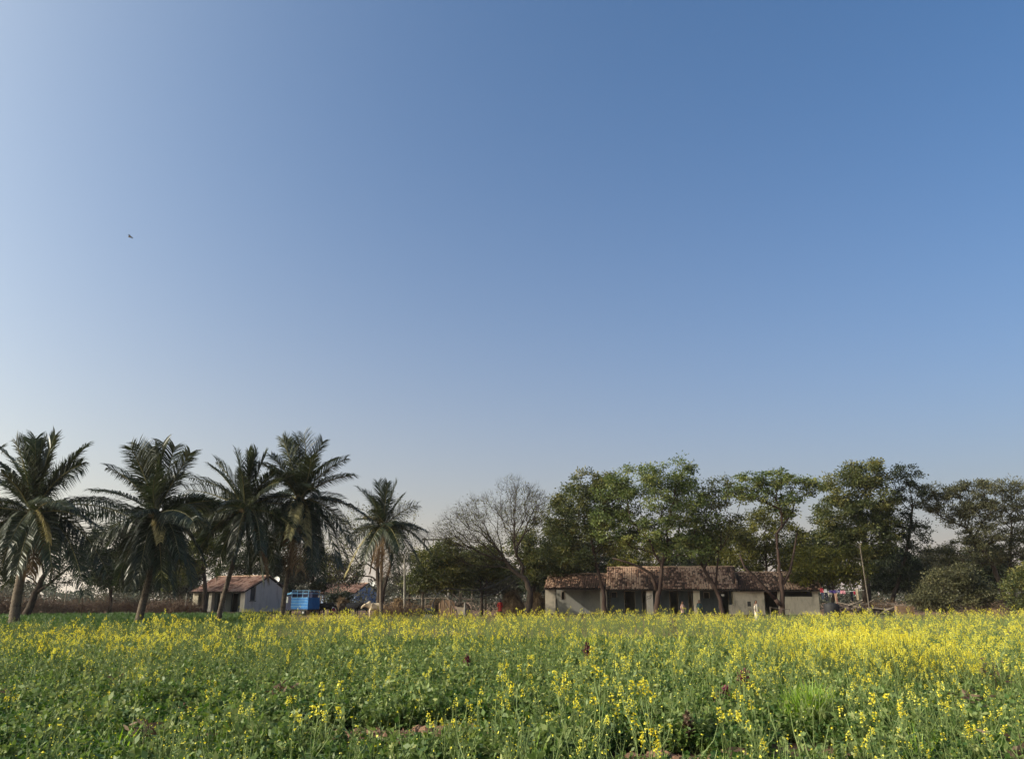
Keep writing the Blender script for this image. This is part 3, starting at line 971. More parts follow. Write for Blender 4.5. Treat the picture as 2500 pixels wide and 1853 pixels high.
tree('dusky tree standing behind the white cottage ridge', 98,
     [(610, 1480), (612, 1420), (615, 1380)],
     [(600, 1360, 60, 40), (650, 1370, 50, 40), (560, 1390, 45, 30), (680, 1330, 50, 40)], 150, 50,
     (.22, .11), .5, 'leaf_dark', 'bark', .22, .013, 54, group=BG)
tree('half bare tree with dark twin trunks behind the small palm', 82,
     [(922, 1500), (925, 1440), (922, 1390), (925, 1340)],
     [(880, 1270, 50, 35), (830, 1300, 50, 45), (960, 1260, 60, 45), (900, 1330, 80, 50), (830, 1380, 55, 40), (985, 1330, 45, 50), (780, 1360, 45, 35)], 250, 16,
     (.17, .08), .42, 'leaf_olive', 'bark', .26, .011, 55, 'sparse_tree', twigs=5, group=BG, pl=.5,
     extra=[([(930, 1490, 0), (936, 1440, 0), (946, 1405, .2), (955, 1375, .3), (958, 1340, .4)], .22, .09)])
tree('grey green tree above the blue truck', 100,
     [(760, 1485), (762, 1430), (768, 1400)],
     [(760, 1370, 55, 35), (800, 1390, 55, 35), (720, 1390, 50, 35), (840, 1400, 50, 30)], 160, 48,
     (.22, .11), .48, 'leaf_grey', 'bark', .2, .013, 56, group=BG)
tree('small round tree with black trunk before the far orange roof', 100,
     [(790, 1490), (791, 1460), (790, 1445)],
     [(790, 1425, 26, 14), (775, 1432, 18, 10)], 40, 40, (.16, .08), .3, 'leaf_dark', 'bark', .1, .01, 57, 'small_tree', group=BG)
tree('grey twiggy tree standing right of the small palm', 95,
     [(1000, 1490), (1000, 1430), (1005, 1400)],
     [(990, 1390, 50, 40), (960, 1420, 40, 30), (1010, 1430, 40, 25), (1060, 1440, 40, 20)], 140, 26, (.18, .09), .42, 'leaf_grey', 'bark', .14, .011, 58, 'sparse_tree', twigs=4, group=BG)
tree('low dark bush against the far cottage roof', 104,
     [(835, 1492), (836, 1470)], [(835, 1458, 30, 14), (815, 1462, 20, 12)], 40, 50, (.17, .08), .34, 'leaf_dark', 'bark', .09, .01, 59, 'bush', 'bush')

# rows of further trees closing the view behind the farm
far_specs = [(350, 112, 70, 60, 'leaf_dark', 'olive dusk tree behind the second palm trunk'),
             (440, 118, 60, 45, 'leaf_grey', 'grey tree left of the white cottage roof'),
             (690, 124, 70, 45, 'leaf_dark', 'dark far tree behind the fourth palm trunk'),
             (1120, 110, 65, 45, 'leaf_dark', 'dark far tree behind the black hose'),
             (1230, 112, 65, 40, 'leaf_grey', 'grey far tree seen through the bent trunk'),
             (1330, 106, 60, 45, 'leaf_dark', 'dark tree beyond the left end of the farmhouse'),
             (1440, 108, 75, 60, 'leaf_dark', 'dark tree above the lower left roof'),
             (1560, 106, 80, 60, 'leaf_olive', 'shadowed tree behind the main roof ridge'),
             (1690, 106, 80, 65, 'leaf_dark', 'shadowed tree behind the right end of the main ridge'),
             (1790, 104, 75, 65, 'leaf_olive', 'dark tree behind the step in the roofs'),
             (1970, 104, 75, 60, 'leaf_dark', 'dark tree beyond the right end of the farmhouse'),
             (2180, 108, 70, 45, 'leaf_dark', 'dark tree behind the rubble wall'),
             (2290, 110, 70, 45, 'leaf_grey', 'dull tree behind the big rounded bush'),
             (2400, 108, 70, 50, 'leaf_dark', 'dark tree under the flat acacia crown')]
for i, (px, d, rx, ry, mt, lb) in enumerate(far_specs):
    ry *= 1.5 if 1300 < px < 2450 else 1.2
    n_far = int(150 * (1.4 if 1300 < px < 2450 else 1))
    cy = 1455 - ry
    tree(lb, d, [(px, 1490), (px + 3, 1450), (px - 2, cy + 15)],
         [(px, cy, rx * .8, ry * .8), (px - rx * .5, cy + 15, rx * .5, ry * .6), (px + rx * .5, cy + 12, rx * .5, ry * .6), (px, cy + ry * .5, rx, ry * .4)],
         n_far, 44, (.27, .14), .55, mt, 'bark', .2, .013, 80 + i, group='further trees closing the view')

# distant tree line that reads as one mass
q = np.random.default_rng(99)
n = 16000
px = q.uniform(-400, 2900, n)
d = q.uniform(330, 420, n)
hgt = 5.5 + 2.5 * np.sin(px * .021) + 1.6 * np.sin(px * .067 + 1) + q.normal(size=n) * .5
X = (px - 1250) / (FPX / math.cos(PITCH)) * d
C = np.stack([X, d, q.random(n) ** .7 * hgt], 1)
fl = MB(); fl.leaves(C, rdirs(n, q), rdirs(n, q), 1.7, 1.1, np.clip(.5 + q.normal(size=n) * .2, 0, 1))
tag(fl.build('treeline', MAT['leaf_far']), 'distant hazy line of trees on the horizon', kind='stuff')

# scrub and saplings massed behind the yards
q = np.random.default_rng(98)
n = 60000
px = q.uniform(-300, 2800, n); d = q.uniform(112, 140, n)
gap = np.exp(-((px - 140) / 55) ** 2)
top = (3.3 + 1.1 * np.sin(px * .035) + .8 * np.sin(px * .083 + 2) + .5 * np.sin(px * .21)) * (1 - .8 * gap)
C = np.stack([(px - 1250) / (FPX / math.cos(PITCH)) * d, d, q.random(n) ** .8 * top + q.normal(size=n) * .15], 1)
fl = MB(); fl.leaves(C, rdirs(n, q), unit(q.normal(size=(n, 3)) + np.array([0, 0, .6])), q.uniform(.2, .55, n), .22, np.clip(.45 + .15 * np.sin(px * .06) + q.normal(size=n) * .18, 0, 1))
tag(fl.build('shrubbery', MAT['leaf_grey']), 'dull mass of scrub closing the view behind the houses', kind='stuff')

# dry thickets along the left field edge
def dry_bush(label, px, py_top, d, w_px, seed, mat='rust', nst=420, name='dry_bush', group='dry brush along the left field edge'):
    q = np.random.default_rng(seed)
    base = np.array([PX(px, d), d, 0.0])
    w = w_px / PPM(d) / 2
    h = P(px, py_top, d)[2]
    e = empty(name, base); tag(e, label, 'bush', group)
    m = MB()
    x = q.uniform(-1, 1, nst); y = q.uniform(-.8, .8, nst)
    hh = h * (1 - .55 * x ** 2) * q.uniform(.45, 1.08, nst)
    C = np.stack([x * w, y * w * .5, np.zeros(nst)], 1)
    D = unit(np.stack([x * .35 + q.normal(size=nst) * .35, q.normal(size=nst) * .3, np.ones(nst)], 1))
    N = rdirs(nst, q)
    m.leaves(C, D, N, hh, .035, np.clip(.4 + q.normal(size=nst) * .2, 0, 1))
    m.leaves(C, D, np.cross(N, D), hh, .035, np.clip(.4 + q.normal(size=nst) * .2, 0, 1))
    m.build('stem', MAT['twig'], e)
    n2 = nst * 6
    k = q.integers(0, nst, n2)
    f = q.uniform(.3, 1.0, n2)
    C2 = C[k] + D[k] * (hh[k] * f)[:, None] + q.normal(size=(n2, 3)) * .1
    c = MB(); c.leaves(C2, rdirs(n2, q), rdirs(n2, q), q.uniform(.1, .34, n2), q.uniform(.02, .06, n2), np.clip(.45 + q.normal(size=n2) * .22, 0, 1))
    c.build('crown', MAT[mat], e)


db = [(10, 1432, 70, 120, 'tall rusty dry brush at the left frame edge'), (110, 1440, 74, 120, 'purplish dry brush behind the leftmost palm trunk'),
      (190, 1452, 82, 110, 'low tangled brush under the sky gap'), (270, 1446, 84, 130, 'brown brush right of the sky gap'),
      (350, 1450, 84, 110, 'brown brush behind the second palm trunk'), (420, 1450, 82, 110, 'tawny brush left of the cottage verandah'),
      (455, 1458, 80, 60, 'short brush heap next to the cottage pillar')]
for i, (px, py, d, w, lb) in enumerate(db):
    dry_bush(lb, px, py, d, w, 300 + i)
dry_bush('reddish dry brush under the pale acacia trunk', 2405, 1462, 70, 90, 320, group=None)
dry_bush('dry scrub between the bamboo pole and the tan wall', 2150, 1456, 72, 110, 321, 'straw', group=None)
dry_bush('grey scrub at the foot of the concrete pole', 985, 1462, 72, 130, 322, 'straw', group=None)


# ------------------------------------------------------------------ coconut palms
def frond_mesh(c, tip, rise, q, lmax, dens, rach, leaf, tb=0.0, dead=False):
    """rachis as a bent curve from the crown to its tip, leaflets down both sides"""
    span = np.linalg.norm(tip - c)
    out = tip - c
    lat = unit(np.cross(out, [0, 0, 1.0])); up_ = max(0.0, out[2] / span)
    ctrl = c + out * np.array([.5 - .16 * up_, .5 - .16 * up_, .5 + .06 * up_]) + np.array([0, 0, rise * span]) + lat * q.normal() * .05 * span
    t = np.linspace(0, 1, 14)[:, None]
    pts = (1 - t) ** 2 * c + 2 * t * (1 - t) * ctrl + t ** 2 * tip
    rach.tube(pts, np.linspace(.06, .012, 14), 5)
    n = dens
    u = np.linspace(.13, 1.0, n)
    pc = np.stack([np.interp(u, t[:, 0], pts[:, k]) for k in range(3)], 1)
    tg = np.gradient(pts, axis=0)
    tg = unit(np.stack([np.interp(u, t[:, 0], tg[:, k]) for k in range(3)], 1))
    h = unit(np.cross(tg, np.array([0, 0, 1.0])) + rdirs(1, q) * .1)
    ang = q.normal() * .5
    upv = np.cross(h, tg)
    prof = np.interp(u, [.1, .25, .5, .8, 1.0], [.55, .95, 1.0, .8, .5])
    for s_ in (-1, 1):
        side = unit(h * math.cos(ang) * s_ + upv * (math.sin(ang) * s_ + .25))
        dr = .1 + .35 * q.random(n) + (.9 if dead else 0) + .95 * np.clip(rise / .3, 0, 1)
        D1 = unit(tg * (.55 + .5 * u[:, None]) + side * 1.0 + q.normal(size=(n, 3)) * .08)
        D2 = unit(D1 + np.array([0, 0, -1.0]) * dr[:, None])
        L = lmax * prof * q.uniform(.85, 1.1, n) + .12
        N = unit(upv + q.normal(size=(n, 3)) * .35)
        S = unit(np.cross(D1, N))
        w = .056 if not dead else .042
        mid = pc + D1 * (L * .5)[:, None]
        end = mid + D2 * (L * .5)[:, None]
        V = np.stack([pc + S * w * .35, mid + S * w * .5, end, mid - S * w * .5, pc - S * w * .35], 1).reshape(-1, 3)
        F = np.arange(n * 5).reshape(n, 5)
        leaf.add(V, F, np.clip(.42 + tb + q.normal(size=n) * .17, 0, 1))


def palm(label, d, trunk_px, r0, r1, fronds, seed, lmax=1.3, dens=84, nuts=0, fill=2):
    """fronds: (px, py, rise, kind, depth) with kind g(reen) y(ellow) d(ead)"""
    q = np.random.default_rng(seed)
    tp = np.array([P(a, b, d) for a, b in trunk_px])
    tp[0, 2] = -.05
    e = empty('coconut_palm', (tp[0, 0], tp[0, 1], 0)); base = (tp[0, 0], tp[0, 1], 0)
    tag(e, label, 'palm', 'coconut palms along the field edge')
    t = np.linspace(0, 1, len(tp)); m = 70
    tt = np.linspace(0, 1, m)
    # smooth curve through the given points
    tr = np.stack([np.polyval(np.polyfit(t, tp[:, k], min(3, len(tp) - 1)), tt) for k in range(3)], 1)
    rad = r1 + (r0 - r1) * (1 - tt) ** 1.3 + .25 * r0 * np.exp(-tt * 14)
    rad = rad * (1 + .07 * ((np.arange(m) % 2) * 2 - 1))
    w = MB(); w.tube(tr, rad, 12, t=.5)
    # alternate ring colours: leaf scars
    nn = 12
    w.t[0] = np.repeat(q.uniform(.2, .8, m - 1), nn)
    w.build('trunk', MAT['palm_bark'], e, base, smooth=True)
    c = tr[-1]
    ctr = c + np.array([0, 0, .15])
    boot = MB()
    for k in range(26):
        a = q.uniform(0, 2 * math.pi); z = q.uniform(-.7, .25)
        p = c + np.array([math.cos(a) * r1, math.sin(a) * r1, z])
        boot.tube([p, p + np.array([math.cos(a) * .22, math.sin(a) * .22, .45])], [.09, .03], 5)
    boot.build('leaf_base', MAT['frond_dead'], e, base)
    allf = list(fronds)
    for k in range(fill):
        a = q.uniform(0, 2 * math.pi)
        f0 = fronds[q.integers(0, len(fronds))]
        allf.append((f0[0] + q.normal() * 18, f0[1] + abs(q.normal()) * 22, f0[2], f0[3], f0[4] + q.uniform(-2.2, 2.2)))
    m_ = PPM(d)
    for k in range(6):                      # the older fronds hanging all round the trunk
        a = (k + q.uniform(-.35, .35)) / 6 * 2 * math.pi
        f_ = q.random(); rr, dn = 1.5 + 2.1 * (1 - f_) + q.uniform(-.2, .4), (.7 + 3.0 * f_) * (c[2] - 1.2) / 5.0
        allf.append((trunk_px[-1][0] + math.cos(a) * rr * m_, trunk_px[-1][1] + dn * m_, .24 + .3 * f_, 'g', math.sin(a) * rr))
    for k in range(6):                       # half raised fronds all round
        a = (k + q.uniform(-.4, .4)) / 6 * 2 * math.pi
        el = R(q.uniform(-5, 50)); Lf = q.uniform(3.4, 4.5) * (.72 if d > 60 else 1)
        allf.append((trunk_px[-1][0] + math.cos(a) * math.cos(el) * Lf * m_, trunk_px[-1][1] - math.sin(el) * Lf * m_, q.uniform(.1, .2), 'g', math.sin(a) * math.cos(el) * Lf))
    for (fx, fy, rise, kind, dz) in allf:
        tip = P(fx, fy, d + dz)
        tip = ctr + (tip - ctr) * (.93 if tip[2] > ctr[2] + 1.5 else 1.0)
        rm, lm = MB(), MB()
        sp = np.linalg.norm(tip - ctr)
        st = ctr + rdirs(1, q)[0] * .08 + np.array([0, 0, -.25 if kind == 'd' else 0])
        lmx = min(lmax, sp * .3 + .12) * (.5 if kind == 'y' else 1)
        frond_mesh(st, tip, rise, q, lmx, int(dens * min(1, .35 + sp / 5.5)), rm, lm, tb=q.normal() * .1 + (.12 if fy < trunk_px[-1][1] - 60 else -.03), dead=(kind == 'd'))
        mt = {'g': 'frond', 'y': 'frond_dry', 'd': 'frond_dead'}[kind]
        fr = lm.build('frond', MAT[mt], e, base)
        if kind == 'y': fr['label'] = 'yellowing frond hanging at the front'
        if kind == 'd': fr['label'] = 'dead brown frond hanging down'
        rm.build('midrib', MAT['rachis'] if kind == 'g' else MAT[mt], fr, base)
    for k in range(nuts):
        a = q.uniform(0, 2 * math.pi)
        p = c + np.array([math.cos(a) * .34, math.sin(a) * .34 - .1, -.25 - q.random() * .45])
        cm = MB()
        th = np.linspace(0, math.pi, 7)
        cm.tube(np.stack([np.full(7, p[0]), np.full(7, p[1]), p[2] + .16 * np.cos(th)], 1), .12 * np.sin(th) + .004, 8)
        cm.build('coconut', MAT['coconut'], e, base, smooth=True)
    return e


palm('leftmost full palm with thick dark trunk beside the frame edge', 44, [(37, 1560), (36, 1500), (48, 1420), (68, 1330), (80, 1264)], .30, .17,
     [(35, 1064, .02, 'g', -1), (70, 1062, .02, 'g', 1), (88, 1058, 0, 'g', 0), (113, 1066, 0, 'g', .5), (138, 1050, 0, 'g', -.5), (216, 1080, .05, 'g', -.5),
      (206, 1122, .12, 'g', .8), (308, 1238, .22, 'g', 0), (235, 1285, .2, 'g', -1.5), (206, 1446, .38, 'g', -1), (262, 1398, .4, 'g', .8), (-8, 1122, .1, 'g', 0),
      (-35, 1165, .15, 'g', 1), (-60, 1222, .2, 'g', -.5), (-80, 1290, .25, 'g', 0), (-30, 1360, .35, 'g', -1), (0, 1400, .38, 'g', .8), (108, 1312, .3, 'y', -1.6),
      (40, 1395, .35, 'g', -1.6), (130, 1400, .4, 'g', 1.5), (75, 1400, .2, 'd', -.8), (0, 1090, .08, 'g', 1.4)], 101)
palm('second palm with flaring dry base left of the cottage', 48, [(337, 1540), (344, 1490), (362, 1420), (376, 1340), (380, 1264)], .24, .15,
     [(334, 1073, .02, 'g', -.5), (372, 1080, 0, 'g', 1), (400, 1068, 0, 'g', 0), (430, 1078, .02, 'g', .5), (471, 1095, .05, 'g', -.3), (258, 1134, .14, 'g', -.3),
      (380, 1150, .08, 'g', -2.6), (222, 1262, .2, 'g', .5), (214, 1335, .3, 'g', -.8), (283, 1424, .42, 'g', -.6), (318, 1432, .35, 'g', -1.6), (520, 1238, .2, 'g', .6),
      (506, 1285, .25, 'g', -1), (500, 1376, .38, 'g', .5), (470, 1422, .42, 'g', -.8), (425, 1442, .4, 'g', -1.8), (391, 1322, .18, 'y', -2.2), (350, 1425, .3, 'g', 1.6),
      (455, 1150, .12, 'g', 1.8), (395, 1430, .25, 'g', -1.5), (445, 1400, .35, 'g', 1.4), (300, 1380, .35, 'g', 1.4)], 102, nuts=5)
palm('third palm with long slender leaning trunk crossing the cottage roof', 52, [(532, 1530), (540, 1480), (556, 1420), (578, 1340), (598, 1254)], .17, .13,
     [(511, 1132, .1, 'g', 0), (526, 1120, .08, 'g', .8), (576, 1093, .02, 'g', -.5), (607, 1091, 0, 'g', .5), (627, 1092, 0, 'g', -.3), (652, 1102, .03, 'g', .5),
      (675, 1145, .08, 'g', -1), (450, 1240, .2, 'g', .5), (456, 1290, .28, 'g', -.8), (525, 1396, .4, 'g', -.5), (727, 1314, .25, 'g', -1), (607, 1384, .3, 'g', -1.6),
      (628, 1366, .3, 'g', 1.5), (672, 1384, .4, 'g', .4), (700, 1210, .16, 'g', .6), (458, 1160, .14, 'g', 1.5), (560, 1340, .3, 'g', 1.5), (690, 1270, .22, 'g', -1.2),
      (480, 1350, .35, 'g', .6), (652, 1412, .35, 'd', -1), (590, 1150, .02, 'g', -2.4)], 103)
palm('tallest palm with yellow hanging frond right of the cottage gable', 54, [(688, 1520), (695, 1450), (708, 1370), (722, 1290), (732, 1228)], .17, .13,
     [(686, 1060, .02, 'g', -.4), (703, 1064, 0, 'g', .6), (727, 1054, 0, 'g', 0), (743, 1047, 0, 'g', -.3), (792, 1068, .03, 'g', .3), (851, 1113, .1, 'g', 0),
      (869, 1156, .16, 'g', -.6), (903, 1268, .24, 'g', .2), (860, 1333, .34, 'g', -.5), (847, 1366, .38, 'g', .8), (828, 1380, .4, 'g', -1.2), (766, 1394, .35, 'g', -1.6),
      (657, 1104, .06, 'g', .3), (626, 1226, .2, 'g', -.8), (640, 1300, .3, 'g', .8), (752, 1330, .2, 'y', -2.2), (690, 1300, .2, 'y', -2.4), (708, 1384, .3, 'd', -.6),
      (790, 1398, .35, 'g', 1.5), (655, 1370, .38, 'g', .8), (760, 1110, .02, 'g', -2.2), (678, 1150, .08, 'g', 1.8), (735, 1390, .25, 'd', -1.2)], 104, nuts=4)
palm('smaller palm with thin straight trunk standing by the white bullock', 70, [(932, 1500), (930, 1450), (931, 1400), (934, 1340), (938, 1288)], .15, .11,
     [(870, 1185, .05, 'g', 0), (922, 1170, 0, 'g', .4), (947, 1172, 0, 'g', -.3), (970, 1172, .02, 'g', .3), (986, 1206, .05, 'g', -.8), (1024, 1229, .1, 'g', 0),
      (1040, 1297, .2, 'g', .3), (1049, 1349, .3, 'g', -.4), (1024, 1375, .35, 'g', .5), (1018, 1397, .38, 'g', -.8), (871, 1295, .2, 'g', -.4), (843, 1406, .42, 'y', -.6),
      (880, 1360, .35, 'g', .6), (889, 1262, .15, 'y', -1.2), (922, 1380, .3, 'd', -.8), (965, 1385, .3, 'g', -1.2), (905, 1392, .35, 'd', .5), (905, 1210, .05, 'g', -1.5)], 105, nuts=6, dens=62)
palm('palm mostly beyond the left frame edge with only frond tips showing', 50, [(-125, 1540), (-122, 1440), (-120, 1340), (-118, 1250)], .24, .15,
     [(10, 1085, .08, 'g', 0), (-8, 1135, .14, 'g', .5), (-60, 1060, .02, 'g', 0), (-118, 1040, 0, 'g', 0), (-180, 1070, .03, 'g', 0), (-250, 1240, .22, 'g', 0), (-20, 1330, .3, 'g', 0),
      (-210, 1390, .4, 'g', 0), (-60, 1400, .4, 'g', 1)], 106)


# ------------------------------------------------------------------ things about the yard
# small blue cargo truck
def truck():
    rz = R(-27)
    d = 82.0
    FR = np.array([PX(752, d), d])            # rear right corner of the load bed, nearest the camera
    L, W = 2.15, 1.75
    FL = FR - L * np.array([math.cos(rz), math.sin(rz)])
    e = empty('cargo_truck', (FL[0], FL[1], 0), rz)
    tag(e, 'small bright blue cargo truck with slatted sides and rail cage beside the palm', 'truck')
    z0, z1, z2 = .62, 1.75, 2.42
    fl = MB(); fl.box(0, L, 0, W, z0 - .12, z0); fl.box(-1.2, 0, .3, W - .3, z0 - .2, z0 - .05)
    fl.build('chassis', MAT['rubber'], e)
    ns = 4
    for k in range(ns):
        za = z0 + .02 + (z1 - z0) * k / ns
        zb = z0 + (z1 - z0) * (k + 1) / ns - .035
        p = MB(); p.box(0, L, 0, .04, za, zb); p.build('side_board', MAT['steel_blue'], e)
        p = MB(); p.box(0, L, W - .04, W, za, zb); p.build('side_board', MAT['steel_blue'], e)
        p = MB(); p.box(0, L, -.02, .0, zb - .003, zb + .032); p.build('rib', MAT['steel_pale_blue'], e)
    p = MB(); p.box(L, L + .04, 0, W, z0, z1); p.build('tailgate', MAT['steel_blue'], e)
    p = MB(); p.box(-.04, 0, 0, W, z0, z2 - .1); p.build('headboard', MAT['tarp'], e)
    p = MB()
    for x in (0.02, L * .33, L * .66, L):
        for y in (.02, W - .02):
            p.tube([[x, y, z1 - .05], [x, y, z2 + (.1 if x < .1 else 0)]], .02, 5)
    for z in ((z1 + z2) / 2 + .05, z2):
        for y in (.02, W - .02):
            p.tube([[0, y, z], [L, y, z]], .02, 5)
        p.tube([[L, 0.02, z], [L, W - .02, z]], .02, 5)
    p.build('rail_cage', MAT['steel_pale_blue'], e)
    p = MB(); p.box(.1, L - .15, W * .45, W - .1, z0 + .01, z2 - .12); p.build('tarpaulin', MAT['tarp'], e)
    # cab
    cw = MB()
    prof = [(-.08, .5), (-1.25, .5), (-1.3, 1.15), (-1.05, 1.9), (-.08, 1.95)]
    n = len(prof)
    V = [[x, .12, z] for x, z in prof] + [[x, W - .12, z] for x, z in prof]
    cw.add(V[:n], [list(range(n))]); cw.add(V[n:], [list(range(n))[::-1]])
    for i in range(n):
        j = (i + 1) % n
        cw.add([V[i], V[j], V[n + j], V[n + i]], [[3, 2, 1, 0]])
    cw.build('cab', MAT['tarp'], e)
    p = MB(); p.box(-1.15, -.55, .1, .117, 1.25, 1.82); p.build('side_window', MAT['glass'], e)
    p = MB(); p.add([[-1.305, .25, 1.2], [-1.065, .25, 1.86], [-1.065, W - .25, 1.86], [-1.305, W - .25, 1.2]], [[0, 1, 2, 3]])
    p.build('windscreen', MAT['glass'], e)
    p = MB(); p.add([[-1.35, .05, 1.93], [0, .05, 2.1], [0, W - .05, 2.1], [-1.35, W - .05, 1.93], [-1.35, .05, 1.98], [0, .05, 2.3], [0, W - .05, 2.3], [-1.35, W - .05, 1.98]],
                    [[0, 1, 5, 4], [1, 2, 6, 5], [2, 3, 7, 6], [3, 0, 4, 7], [4, 5, 6, 7], [3, 2, 1, 0]])
    p.build('roof', MAT['steel_pale_blue'], e)
    for (x, y) in ((-1.0, W / 2), (L * .72, .14), (L * .72, W - .14)):
        wm = MB()
        a = np.arange(18) / 18 * 2 * math.pi
        prof = [(-.09, .1), (-.09, .27), (-.06, .31), (.06, .31), (.09, .27), (.09, .1)]
        V = np.concatenate([np.stack([x + r * np.cos(a), np.full(18, y + yy), .31 + r * np.sin(a)], 1) for yy, r in prof])
        i = np.arange(18); j = (i + 1) % 18
        wm.add(V, np.concatenate([np.stack([i + k * 18, j + k * 18, j + (k + 1) * 18, i + (k + 1) * 18], 1) for k in range(5)]))
        wl_ = wm.build('wheel', MAT['rubber'], e, smooth=True)
        hb = MB(); hb.tube([[x, y - .07, .31], [x, y + .07, .31]], .11, 10)
        hb.build('hub', MAT['steel_white'], wl_)


truck()

# white feed bucket and cream box standing on the low wall behind the truck
def simple(name, label, cat, mb, mat, loc, group=None, smooth=False):
    o = mb.build(name, MAT[mat] if isinstance(mat, str) else mat, None, loc, smooth=smooth)
    o.location = tuple(loc)
    return tag(o, label, cat, group)


def lathe(mb, c, prof, n=12, sx=1, sy=1):
    a = np.arange(n) / n * 2 * math.pi
    V = np.concatenate([np.stack([c[0] + r * sx * np.cos(a), c[1] + r * sy * np.sin(a), np.full(n, c[2] + z)], 1) for r, z in prof])
    i = np.arange(n); j = (i + 1) % n
    mb.add(V, np.concatenate([np.stack([i + k * n, j + k * n, j + (k + 1) * n, i + (k + 1) * n], 1) for k in range(len(prof) - 1)]))


d = 86.0
wl_ = MB()
xa, xb = PX(748, d), PX(782, d)
q = np.random.default_rng(5)
wl_.box(xa, xb, d, d + .35, 0, 1.45)
simple('mud_wall', 'low mud wall behind the blue truck', 'wall', wl_, 'mud', (xa, d, 0))
m = MB(); lathe(m, (PX(757, d), d + .17, 1.453), [(.0, 0), (.17, 0), (.2, .42), (.19, .43), (.16, .05)])
simple('bucket', 'white bucket standing on the low mud wall', 'bucket', m, 'steel_white', (PX(757, d), d + .17, 1.453), smooth=True)
m = MB(); x0 = PX(776, d); m.box(x0, x0 + .36, d + .02, d + .33, 1.453, 1.90); m.box(x0 - .02, x0 + .38, d, d + .35, 1.903, 1.95)
simple('box', 'cream box on the end of the low mud wall', 'box', m, 'sacking', (x0, d + .02, 1.453))

# concrete pole and twin pole transformer frame
def pole(name, label, px, d, py_top, r, mat, top_px=None, n=8, extra=None, cat='pole', group=None):
    b = np.array([PX(px, d), d, -.1]); t = P(top_px or px, py_top, d)
    e = MB(); pts = [b + (t - b) * f for f in np.linspace(0, 1, 8)]
    e.tube(pts, np.linspace(r, r * .7, 8), n)
    if extra: extra(e, b, t)
    return simple(name, label, cat, e, mat, (b[0], b[1], 0), group)


pole('utility_pole', 'pale concrete pole standing right of the small palm', 989, 74, 1362, .12, 'concrete', 988)
fr = empty('transformer_frame', (PX(1036, 92), 92, 0)); tag(fr, 'twin pole power frame with crossbars above the low green trees', 'power frame', None)
for pxx in (1036, 1098):
    p = MB(); t = P(pxx, 1312, 92); p.tube([[t[0], 92, -.1], t], [.13, .1], 8); p.build('post', MAT['concrete'], fr, (PX(1036, 92), 92, 0))
for py_ in (1317, 1351):
    p = MB(); a_, b_ = P(1030, py_, 91.85), P(1103, py_, 91.85); p.box(a_[0], b_[0], 91.78, 91.88, a_[2] - .07, a_[2] + .07)
    p.build('crossbar', MAT['wood_dark'], fr, (PX(1036, 92), 92, 0))
for k in range(3):
    p = MB(); t = P(1045 + 22 * k, 1317, 91.83); lathe(p, (t[0], t[1], t[2] + .07), [(.05, 0), (.09, .05), (.05, .1), (.08, .15), (.02, .22)], 8)
    p.build('insulator', MAT['steel_white'], fr, (PX(1036, 92), 92, 0))

# leaning bamboo pole of the clothes line, with its pale forked top
def forks(e, b, t):
    for dx, dz, z in ((-.9, .5, -.35), (-.45, .35, -.1), (-.7, .1, -1.2), (.25, .5, -.2)):
        p0 = t + np.array([0, 0, z])
        e.tube([p0, p0 + np.array([dx * .5, -.05, dz * .7]), p0 + np.array([dx, -.1, dz])], [.03, .02, .01], 5)


BP = 68.0
pole('bamboo_pole', 'pale leaning forked pole holding the clothes line', 2121, BP, 1330, .055, 'bark_pale', 2099, extra=forks)
pole('stick', 'short leaning stick in the dry brush under the sky gap', 128, 76, 1424, .05, 'wood_dark', 140)
pole('fence_post', 'white topped post left of the cottage verandah', 455, 80, 1448, .07, 'concrete', 456)
pole('stick', 'thin upright pale stick in the brush right of the sky gap', 160, 80, 1428, .04, 'wood_grey', 163)
pole('sapling', 'thin dark upright stem in front of the brush at the field edge', 205, 62, 1450, .03, 'bark', 202, cat='sapling')
for i, (px_, top, dd, lb) in enumerate(((1122, 1400, 84, 'paired pale pole standing behind the hose, nearer the palm'), (1126, 1400, 84, 'paired pale pole standing behind the hose, nearer the bent tree'),
                                        (1186, 1410, 78, 'tall reddish post crossing both hoses'), (1152, 1415, 84, 'thin pale pole behind the cart'))):
    pole('wooden_pole', lb, px_, dd, top, .05, 'bark_pale' if i != 2 else 'bark_red', px_ + 1)

# clothes line and washing
A_, B_ = P(2001, 1441, 70.4), P(2110, 1440, BP)
m = MB(); ts = np.linspace(0, 1, 12); m.tube([A_ + (B_ - A_) * t - np.array([0, 0, .12 * math.sin(math.pi * t)]) for t in ts], .008, 4)
simple('clothes_line', 'thin line strung from the farmhouse end to the bamboo pole', 'clothes line', m, 'steel_white', A_)


